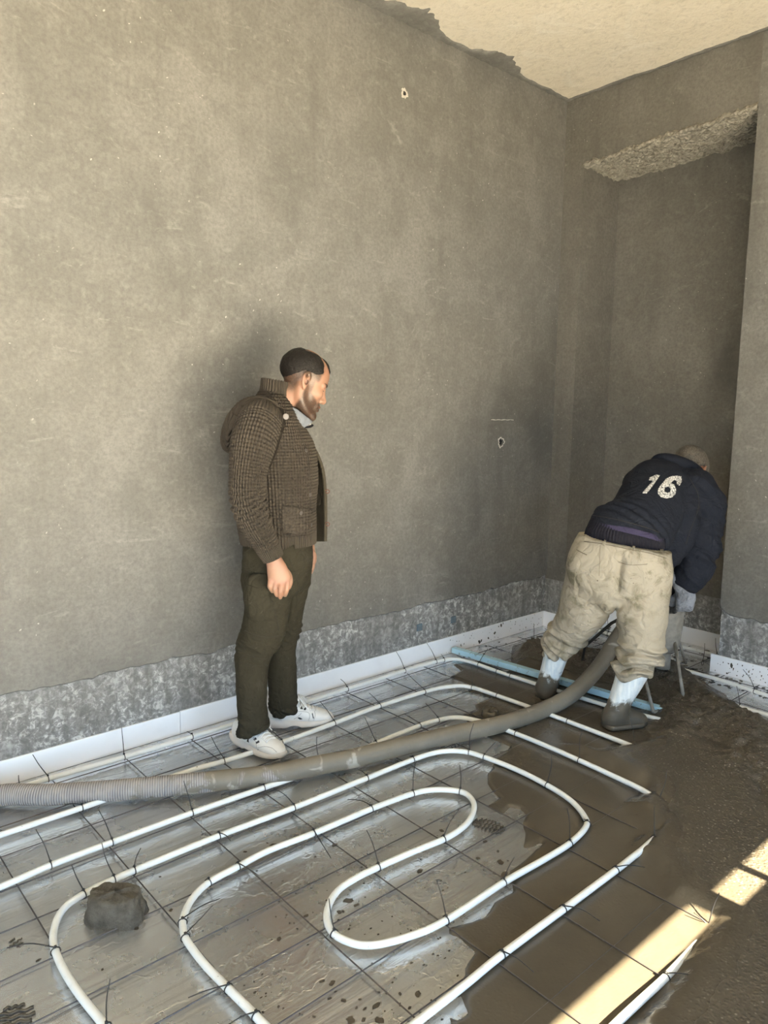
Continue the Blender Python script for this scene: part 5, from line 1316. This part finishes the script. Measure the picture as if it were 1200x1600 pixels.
# ================================================================== THE BENDING WORKER
fw = Frame(915, 1118); S2 = fw.px
wk = empty('person', tuple(fw.base), fw.rz)
tag(wk, 'worker in navy hoodie and khaki trousers bending over the outlet drum', 'person')
P2, c2 = fw.P, fw.c
M_NAVY = cloth_mat('dusty_navy_fleece', (0.010, 0.0125, 0.020), 0.13, (0.09, 0.10, 0.115), 500, 6.0, 0.92, 0.60)
def khaki_mat():
    t = NT('mud_stained_khaki'); p = t.obj(); sx = t.sep(p)
    n = t.noise(8, 5, 0.6, p, 0.5); w = t.noise(650, 2, 0.5)
    c_ = t.mix(n, (0.250, 0.228, 0.186), (0.33, 0.305, 0.255))
    d = t.noise(13, 7, 0.68, p, 0.7); d2 = t.noise(3.2, 4, 0.6, p)
    c_ = t.mix(t.math('MULTIPLY', t.ramp(d, [(0.47, 0), (0.62, 0.85)]), t.ramp(d2, [(0.43, 0), (0.56, 1)])), c_, (0.12, 0.11, 0.075))
    sp = t.math('MULTIPLY', t.ramp(t.vor(30, p), [(0.05, 1), (0.11, 0)]), t.ramp(t.noise(5, 3, 0.5, p), [(0.5, 0), (0.6, 1)]))
    c_ = t.mix(sp, c_, (0.07, 0.058, 0.042))
    return t.out(c_, 0.9, 0, t.bump(crease(t, p, 7.5), 0.55, 0.07, t.bump(t.math('ADD', w, t.math('MULTIPLY', n, 2)), 0.2, 0.003)), Specular_IOR_Level=0.15)
M_KHAKI = khaki_mat()
def boot_mat():
    t = NT('muddy_pale_rubber_boot'); k = t.sep(t.attr('kuv')); p = t.obj()
    n = t.noise(16, 6, 0.65, p, 0.6); st = t.noise(1.0, 5, 0.6, t.map(p, (60, 60, 9)))
    c_ = t.mix(t.ramp(st, [(0.35, 0), (0.65, 1)]), (0.50, 0.58, 0.64), (0.74, 0.78, 0.79))
    m = t.ramp(t.math('ADD', t.math('MULTIPLY', t.math('SUBTRACT', n, 0.5), 0.9), k[2]), [(0.42, 0), (0.54, 1)])
    mud = t.mix(n, (0.055, 0.047, 0.036), (0.105, 0.093, 0.072))
    return t.out(t.mix(m, c_, mud), t.mix(m, (0.4,)*3, (0.5,)*3), 0, t.bump(t.math('ADD', n, t.math('MULTIPLY', m, 0.3)), 0.3, 0.006))
M_BOOT = boot_mat(); M_GLOVE = cloth_mat('grey_blue_rubber_glove', (0.17, 0.19, 0.23), 0.6, (0.04, 0.045, 0.05), 200, 14, 0.5, 0.5); M_GLOVEDARK = cloth_mat('black_grimy_glove', (0.02, 0.022, 0.024), 0.4, (0.10, 0.10, 0.10), 200, 12, 0.5)
M_UNDER = cloth_mat('black_elastic', (0.012, 0.012, 0.018)); M_PURPLE = cloth_mat('faded_purple_jersey', (0.036, 0.032, 0.066)); M_PRINT = None
def print_mat():
    t = NT('cracked_white_print'); n = t.vor(95, None, 'DISTANCE_TO_EDGE'); m = t.noise(130, 4, 0.7)
    f = t.math('MULTIPLY', t.ramp(n, [(0.03, 0), (0.10, 1)]), t.ramp(m, [(0.36, 0), (0.46, 1)]))
    return t.out(t.mix(f, (0.03, 0.035, 0.045), (0.72, 0.72, 0.70)), 0.8)
M_PRINT = print_mat()
FW = np.array([0.40, 0.62, -0.62]); RW = face_rot(FW); OW = P2(1074, 741, 0.46); SW = 1.02

def wk_body():
    z1 = P2(1083, 690, 0.5)[2]
    v = Vol((P2(830, 1000, 0)[0], -0.26, 0.03), (P2(1130, 1000, 0)[0]+0.06, 0.72, z1+0.03), 0.0042)
    v.chain([c2(972, 868, -0.02, 50, 34), c2(984, 838, 0.02, 44, 34), c2(1006, 806, 0.14, 40, 34), c2(1026, 778, 0.26, 44, 32), c2(1042, 757, 0.36, 40, 28)], U=(0.79, 0, -0.61), k=0.02)
    v.chain([c2(1045, 752, 0.38, 20), c2(1062, 742, 0.44, 18), c2(1076, 737, 0.47, 19)], k=0.02)
    v.chain([c2(1088, 768, 0.32, 18), c2(1100, 808, 0.29, 16), c2(1090, 862, 0.24, 14), c2(1073, 905, 0.21, 10), c2(1069, 922, 0.205, 9)], k=0.01)
    v.chain([c2(1000, 762, 0.38, 18), c2(1000, 815, 0.42, 16), c2(1015, 870, 0.42, 13), c2(1035, 910, 0.34, 9), c2(1042, 922, 0.31, 9)], k=0.01)
    # right hand around the drum rim
    def hand(wr, pal, tips, th, r0):
        v.chain([wr, pal], k=0.008)
        for t_ in tips: v.chain(t_, k=0.003, n=4)
        v.chain(th, k=0.004, n=4)
    hand(c2(1069, 922, 0.205, 9, 8), c2(1073, 934, 0.20, 12, 8), [[c2(1063+6*i, 936, 0.192, 3.4), c2(1062+5.8*i, 943, 0.184, 3.3), c2(1061+5.5*i, 948, 0.20, 3), c2(1060+5.5*i, 949, 0.215, 2.6)] for i in range(4)], [c2(1062, 930, 0.21, 4.5), c2(1054, 936, 0.23, 4), c2(1051, 943, 0.25, 3.6)], 4)
    hand(c2(1042, 922, 0.31, 9, 8), c2(1045, 935, 0.30, 11, 8), [[c2(1037+6*i, 938, 0.30, 4), c2(1036+6*i, 947, 0.30, 4), c2(1035+6*i, 953, 0.32, 3.6), c2(1034+6*i, 954, 0.34, 3.2)] for i in range(4)], [c2(1037, 930, 0.32, 4.5), c2(1031, 938, 0.34, 4), c2(1029, 945, 0.36, 3.6)], 4)
    v.ell(P2(968, 885, -0.03), np.array([64, 34, 40])*S2, None, 0.02)
    v.chain([c2(932, 890, -0.01, 30), c2(915, 935, 0.02, 28), c2(885, 985, 0.09, 17), c2(869, 1030, 0.12, 10), c2(855, 1078, 0.14, 10)], k=0.02)
    v.chain([c2(1002, 890, -0.05, 30), c2(1003, 940, -0.07, 27), c2(1000, 1010, -0.10, 17), c2(980, 1074, -0.12, 11), c2(964, 1112, -0.13, 10)], k=0.02)
    build_head(v, OW, RW, SW)
    V, F = v.mesh(2, 0.45); q = head_local(V, OW, RW, SW); fa = face_attr(q, 0.5, True, 'short'); fa[np.linalg.norm(q, axis=1) > 0.2] = 0
    fa[:, 0] *= 0.55
    mesh_np('body', V, F, M_SKIN2, wk, True, {'face': fa})
wk_body()
hair_mesh('hair', OW, RW, SW, M_HAIR2, wk, 'short')

def wk_hoodie():
    v = Vol((P2(905, 860, 0)[0], -0.16, P2(1060, 945, 0.2)[2]), (P2(1135, 800, 0.3)[0]+0.03, 0.62, P2(1050, 695, 0.42)[2]), 0.0040)
    UQ = (0.79, 0, -0.61)
    TQ = v.chain([c2(976, 842, -0.01, 60, 44), c2(990, 830, 0.03, 55, 45), c2(1005, 809, 0.11, 52, 46), c2(1019, 788, 0.20, 55, 45), c2(1036, 768, 0.30, 58, 41), c2(1047, 756, 0.37, 48, 34), c2(1053, 750, 0.41, 36, 26)], U=UQ, k=0.02)
    SR = v.chain([c2(1084, 765, 0.30, 30, 32), c2(1098, 785, 0.30, 28, 30), c2(1101, 812, 0.285, 24, 26), c2(1095, 850, 0.25, 23, 25), c2(1082, 888, 0.22, 23, 24), c2(1069, 912, 0.205, 16.5, 17)], k=0.03)
    SL = v.chain([c2(1000, 758, 0.38, 28), c2(1000, 810, 0.42, 24), c2(1014, 868, 0.42, 20), c2(1034, 908, 0.34, 14)], k=0.025)
    # front of the hoodie hanging down
    v.chain([c2(1020, 800, 0.25, 45, 34), c2(1035, 845, 0.18, 24, 30), c2(1046, 872, 0.13, 10, 24)], U=(1, 0, 0), k=0.03)
    v.chain([c2(1058, 790, 0.25, 30, 30), c2(1060, 830, 0.20, 24, 28), c2(1052, 868, 0.16, 13, 22)], k=0.025)
    e = P2(1067, 915, 0.203); v.cut(e, e-P2(1078, 894, 0.215), e-0.07, e+0.07)
    a = P2(919, 814, -0.1); b_ = P2(1030, 839, -0.1); n = np.array([(b_-a)[2], -0.25*abs((b_-a)[0]), -(b_-a)[0]]); v.cut(a, n, (v.lo[0], v.lo[1], v.lo[2]), (P2(1036, 850, 0)[0], 0.06, 2))
    V, F = v.mesh(2, 0.5)
    ax_ = np.array(P2(1040, 755, 0.3))-np.array(P2(976, 842, 0)); ax_ /= np.linalg.norm(ax_)
    hemc = np.array(P2(980, 838, 0.0))
    def fn(V):
        x, y, z = V.T; t = (V-hemc)@ax_; hem = np.exp(-((t-0.03)/0.05)**2)
        n1 = fbm(x*6, y*6, z*9, o=3, seed=71); n2 = fbm(x*9+z*12, y*9, z*20+x*8, o=3, seed=73)
        arm = sst(x, P2(1065, 850, 0.2)[0], P2(1085, 850, 0.2)[0]); elb = np.exp(-((z-P2(1090, 860, 0.24)[2])/0.10)**2)*arm
        diag = 1-2*np.abs(fbm((x+z)*13, y*8, (x-z)*4, o=2, seed=79))
        return 0.006*n1+0.007*hem*np.sin(t*150+4*n1)+0.012*elb*(1-2*np.abs(n2))+0.010*arm*diag+0.008*diag*sst(x, P2(1010, 800, 0.2)[0], P2(1060, 820, 0.2)[0])
    V = fold(V, F, fn)
    o = mesh_np('hoodie', V, F, M_NAVY, wk, True); o['label'] = 'dusty navy hoodie with a cracked white number'
    return o, V, F
hd, HV, HF = wk_hoodie(); HB = bvh_of(HV, HF)
def wk_hood():
    v = Vol(P2(1005, 765, 0.3)-np.array([0, 0.05, 0]), P2(1110, 700, 0.55)+np.array([0.02, 0.05, 0.02]), 0.0034)
    v.chain([c2(1016, 726, 0.39, 5, 10), c2(1031, 717, 0.38, 8, 14), c2(1050, 720, 0.36, 10, 16), c2(1069, 727, 0.355, 11, 16), c2(1086, 737, 0.37, 10, 14), c2(1098, 749, 0.40, 7, 10)], U=(0, 0.3, 1), k=0.012)
    v.chain([c2(1028, 734, 0.36, 8, 16), c2(1050, 738, 0.345, 10, 22), c2(1078, 748, 0.35, 10, 20)], U=(0, 0.3, 1), k=0.014)
    V, F = v.mesh(2); V = fold(V, F, lambda V: 0.004*fbm(V[:, 0]*12, V[:, 1]*12, V[:, 2]*22, o=3, seed=88)); mesh_np('hood', V, F, M_NAVY, hd, True)
wk_hood()
q_ = lambda L: [(880+a/4.615, 690+b_/4.615) for a, b_ in L]
patch('number_one', fw, HB, q_([(567, 372), (602, 377), (645, 322), (699, 243), (668, 238), (622, 260), (617, 280), (648, 281), (604, 330)]), M_PRINT, hd, 0.0012, 0.4, depth=0.001)
patch('number_six', fw, HB, q_([(852, 250), (856, 288), (838, 320), (818, 305), (818, 283), (800, 279), (776, 300), (800, 310), (814, 340), (810, 377), (786, 402), (745, 411), (705, 402), (683, 377), (683, 345), (705, 308), (740, 268), (775, 250), (815, 245)]), M_PRINT, hd, 0.0012, 0.4, [q_([(735, 330), (758, 326), (775, 340), (770, 362), (748, 370), (728, 358)])], depth=0.001)
seam('hem_seam', fw, HB, [(926, 805), (950, 809), (985, 817), (1015, 826), (1030, 832)], 0.0014, M_THREAD, hd)
seam('sleeve_seam', fw, HB, [(1074, 742), (1090, 770), (1091, 795), (1080, 825), (1072, 850)], 0.0013, M_THREAD, hd)

def wk_waist():
    UQ = (0.9, 0, -0.42)
    v = Vol((P2(905, 860, 0)[0], -0.17, P2(970, 872, 0)[2]), (P2(1050, 860, 0)[0]+0.02, 0.22, P2(970, 800, 0)[2]), 0.0036)
    v.chain([c2(974, 858, -0.02, 58, 42), c2(977, 840, -0.008, 57, 42), c2(988, 824, 0.03, 49, 38)], U=UQ, k=0.004)
    V, F = v.mesh(1); ang = np.arctan2(V[:, 1], V[:, 0]-P2(976, 842, 0)[0]); N = vnorm(V, F); V = V+N*(0.0022*np.sin(ang*70)+0.0015*fbm(V[:, 0]*40, V[:, 1]*40, V[:, 2]*20, seed=5))[:, None]
    mesh_np('elastic_waistband', V, F, M_UNDER, wk, True)
    v = Vol((P2(905, 860, 0)[0], -0.17, P2(970, 860, 0)[2]), (P2(1050, 860, 0)[0]+0.02, 0.22, P2(970, 800, 0)[2]), 0.0036)
    v.chain([c2(978, 836, -0.006, 58.5, 43.8), c2(990, 822, 0.04, 50, 40)], U=UQ, k=0.004)
    a = P2(919, 820.5, -0.1); b_ = P2(1030, 845.5, -0.1); n = np.array([(b_-a)[2], -0.25*abs((b_-a)[0]), -(b_-a)[0]]); v.cut(a, n); v.cut(P2(919, 811, -0.1), -n)
    V, F = v.mesh(1); mesh_np('undershirt', V, F, M_PURPLE, wk, True)
wk_waist()

def wk_trousers():
    v = Vol((P2(840, 1000, 0)[0], -0.30, P2(990, 1068, -0.1)[2]), (P2(1065, 900, 0)[0], 0.28, P2(970, 815, 0)[2]), 0.0038)
    UQ = (0.95, 0, -0.25)
    v.chain([c2(979, 842, -0.01, 65, 45), c2(973, 862, -0.025, 69, 50), c2(966, 885, -0.035, 74, 54), c2(962, 905, -0.03, 70, 48)], U=UQ, k=0.02)
    v.ell(P2(932, 888, -0.09), np.array([38, 26, 42])*S2, None, 0.035); v.ell(P2(1000, 895, -0.11), np.array([42, 28, 44])*S2, None, 0.035)
    v.chain([c2(930, 890, -0.01, 42, 46), c2(922, 925, 0.01, 40, 42), c2(909, 955, 0.04, 34.5, 37), c2(893, 980, 0.08, 29, 32), c2(882, 1000, 0.10, 28, 29), c2(874, 1016, 0.115, 23, 24)], k=0.02)
    v.chain([c2(1000, 890, -0.05, 44, 46), c2(1001, 925, -0.06, 41, 42), c2(1002, 960, -0.08, 35.5, 38), c2(1003, 990, -0.09, 30, 33), c2(1001, 1018, -0.10, 31, 32), c2(993, 1044, -0.11, 27, 28)], k=0.02)
    v.chain([c2(958, 960, -0.02, 10, 60), c2(961, 942, -0.02, 3, 60)], U=(1, 0, 0), k=0.012, mode='s')
    v.chain([c2(966, 925, -0.20, 3, 10), c2(969, 890, -0.205, 3.5, 10), c2(972, 870, -0.20, 2, 8)], U=(1, 0, 0), k=0.03, mode='s')
    a = P2(915, 834, 0); b_ = P2(1042, 861, 0); n = np.array([-(b_-a)[2], 0, (b_-a)[0]]); v.cut(a, n)
    v.cut(P2(873, 1019, 0.115), (0.33, 0, -1), (v.lo[0], 0.0, v.lo[2]), (P2(945, 1000, 0)[0], 0.3, P2(873, 985, 0.1)[2])); v.cut(P2(992, 1050, -0.11), (0.36, 0, -1), (P2(950, 1000, 0)[0], -0.3, v.lo[2]), (0.5, 0.02, P2(992, 1010, -0.1)[2]))
    V, F = v.mesh(2, 0.5)
    lA, lB = np.array(P2(909, 955, 0.04)), np.array(P2(874, 1018, 0.115)); rA, rB = np.array(P2(1002, 960, -0.08)), np.array(P2(993, 1050, -0.11))
    def fn(V):
        x, y, z = V.T; left = x < P2(955, 950, 0)[0]; out = np.zeros(len(V))
        for m, A_, B_ in ((left, lA, lB), (~left, rA, rB)):
            d = B_-A_; t = (V-A_)@d/(d@d); wob = fbm(x*9, y*9, z*9, o=2, seed=101)
            g = sst(t, 0.35, 0.75); out += np.where(m, g*(0.013*np.sin(t*26+6.5*wob)+0.008*np.sin(t*47+8*wob)), 0)
        hip = sst(z, P2(960, 960, 0)[2], P2(960, 930, 0)[2])
        n1 = fbm(x*6, y*6, z*10, o=3, seed=103); dg = 1-2*np.abs(fbm((x*1.2-z)*9, y*7, (z+x)*3.5, o=3, seed=107))
        cr = np.exp(-((x-P2(958, 930, 0)[0])/0.10)**2-((z-P2(958, 935, 0)[2])/0.09)**2)
        return out+0.006*n1+0.009*dg*(0.4+0.6*sst(-z, -P2(960, 900, 0)[2], -P2(960, 940, 0)[2]))+0.012*cr*dg
    V = fold(V, F, fn)
    o = mesh_np('trousers', V, F, M_KHAKI, wk, True); o['label'] = 'mud stained khaki trousers bunched over the boots'
    B = bvh_of(V, F)
    patch('waistband', fw, B, [(914.5, 834), (945, 837.5), (980, 845), (1015, 852), (1042, 861), (1041, 872), (1015, 864), (980, 857), (945, 850), (912, 845.5)], M_KHAKI, o, 0.0035, 0.8)
    seam('waistband_seam', fw, B, [(912.5, 846), (945, 850.5), (980, 857.5), (1015, 864.5), (1041, 872.5)], 0.0014, M_KTHREAD, o, 0.0015)
    for L in ([(945.5, 838), (949.5, 838.5), (945.5, 853.5), (941, 852.5)], [(989.5, 843), (994, 844), (992, 859), (987.5, 858)], [(1030.5, 849.5), (1034.5, 851), (1036, 865), (1031, 863.5)]): patch('belt_loop', fw, B, L, M_KHAKI, o, 0.0095, 0.5)
    seam('pocket_welt', fw, B, [(965, 876), (975, 878.5), (988, 880), (1012, 881)], 0.0022, M_KHAKI, o, 0.001); seam('pocket_welt', fw, B, [(901, 859), (908, 863), (917, 867)], 0.002, M_KTHREAD, o, 0.0)
    seam('pocket_slit', fw, B, [(966, 878), (976, 881), (988, 883), (1011, 882)], 0.0013, M_KTHREAD, o, 0.0); button('button', fw, B, 988.5, 880.5, 0.0065, M_KHAKI, o)
    seam('seat_seam', fw, B, [(938, 852), (937, 875), (936, 900)], 0.001, M_KTHREAD, o, -0.0002); seam('side_pocket', fw, B, [(1042, 868), (1048, 884), (1046, 900), (1040, 910)], 0.0035, M_KHAKI, o, 0.001)
    cd = [P2(913, 846, -0.05), P2(905, 850, -0.06), P2(893, 857, -0.06)]; tube('drawcord', catmull(cd, 4), 0.0022, M_LACE, o, 6)
wk_trousers()

def wk_boot(pts, foot, toe, label, z0, sole_pts):
    allp = np.array([p[:3] for p in pts+foot]); lo = allp.min(0)-0.09; hi = allp.max(0)+0.09
    lo[2] = z0-0.01
    v = Vol(lo, hi, 0.0034)
    Q = v.chain(pts, k=0.012); v.chain(foot, U=(0, 0, 1), k=0.02); v.cut((0, 0, z0), (0, 0, -1))
    top = np.array(pts[0][:3]); d = top-np.array(pts[1][:3]); v.cut(top, d, top-0.1, top+0.1)
    V, F = v.mesh(2); V = fold(V, F, lambda V: 0.003*fbm(V[:, 0]*20, V[:, 1]*20, V[:, 2]*26, o=3, seed=120))
    zt_ = pts[0][2]; t = (V[:, 2]-z0)/(zt_-z0); ku = np.stack([V[:, 0], V[:, 1], 1.15-1.45*t], 1)
    o = mesh_np('rubber_boot', V, F, M_BOOT, wk, True, {'kuv': ku}); o['label'] = label
    s = Vol(lo, hi, 0.0034); s.chain(sole_pts, U=(0, 0, 1), k=0.006); s.cut((0, 0, z0), (0, 0, -1)); s.cut((0, 0, z0+0.022), (0, 0, 1))
    V, F = s.mesh(1); mesh_np('boot_sole', V, F, M_BOOT, o, True, {'kuv': np.stack([V[:, 0], V[:, 1], V[:, 0]*0+1.2], 1)})
z0 = 0.010
hl = fw.F(845, 1092, z0); tl = hl+np.array([0.03, 0.22, 0]); 
wk_boot([c2(871, 1010, 0.115, 20), c2(867, 1030, 0.12, 18.5), c2(859, 1055, 0.13, 17), c2(853, 1078, 0.135, 16)], [[*(hl+np.array([0.015, 0.035, 0.045])), 0.045, 0.047], [*(hl+np.array([0.025, 0.12, 0.042])), 0.042, 0.046], [*(hl+np.array([0.03, 0.20, 0.034])), 0.032, 0.046]], tl, 'muddy pale rubber boot of the far foot', z0, [[*(hl+np.array([0.015, 0.03, 0.010])), 0.025, 0.050], [*(hl+np.array([0.03, 0.21, 0.010])), 0.025, 0.050]])
z0 = 0.016; hr = fw.F(942, 1137, z0); tr_ = fw.F(1003, 1130, z0); dr_ = (tr_-hr)/np.linalg.norm(tr_-hr)
ft = lambda d, z, a, b_: [*(hr+dr_*d+np.array([0, 0, z])), a, b_]
wk_boot([c2(990, 1045, -0.11, 23), c2(982, 1066, -0.115, 20), c2(971, 1090, -0.125, 17), c2(963, 1112, -0.13, 16.5)], [ft(0.040, 0.045, 0.045, 0.044), ft(0.075, 0.052, 0.050, 0.046), ft(0.12, 0.040, 0.042, 0.048), ft(0.165, 0.030, 0.034, 0.047), ft(0.195, 0.024, 0.026, 0.036)], tr_, 'muddy pale rubber boot of the near foot', z0, [ft(0.030, 0.010, 0.026, 0.050), ft(0.10, 0.010, 0.026, 0.050), ft(0.165, 0.010, 0.026, 0.053), ft(0.195, 0.010, 0.026, 0.040)])

def wk_gloves():
    for (wr, pal, mid, off, m, seed, fing, th) in (
        (c2(1062, 905, 0.208, 14, 14), c2(1068, 922, 0.205, 12.5, 11), c2(1072, 932, 0.198, 14, 11), 0, M_GLOVE, 3, [[c2(1063+6*i, 936, 0.192, 5.2), c2(1062+5.8*i, 944, 0.182, 5), c2(1061+5.5*i, 950, 0.20, 4.6), c2(1059+5.5*i, 951, 0.22, 4.2)] for i in range(4)], [c2(1062, 928, 0.21, 6.2), c2(1053.5, 936, 0.228, 5.6), c2(1050, 943, 0.25, 5)]),
        (c2(1036, 910, 0.335, 12, 12), c2(1042, 922, 0.31, 11.5, 11), c2(1046, 934, 0.30, 13, 11), 0, M_GLOVEDARK, 5, [[c2(1037+6*i, 938, 0.30, 5.6), c2(1036+6*i, 947, 0.30, 5.4), c2(1035+6*i, 953, 0.32, 5), c2(1034+6*i, 954, 0.34, 4.5)] for i in range(4)], [c2(1037, 930, 0.32, 6), c2(1031, 938, 0.34, 5.4), c2(1029, 945, 0.36, 5)])):
        ctr = np.array(mid[:3]); v = Vol(ctr-0.13, ctr+0.13, 0.0028)
        v.chain([wr, pal, mid], k=0.008)
        for f in fing: v.chain(f, k=0.005, n=5)
        v.chain(th, k=0.006, n=5)
        V, F = v.mesh(1); V = fold(V, F, lambda V: 0.0035*(1-2*np.abs(fbm(V[:, 0]*40, V[:, 1]*40, V[:, 2]*40, o=3, seed=seed)))); mesh_np('glove', V, F, m, wk, True)['label'] = 'crumpled grey blue rubber glove' if m is M_GLOVE else 'grimy black glove'
wk_gloves()
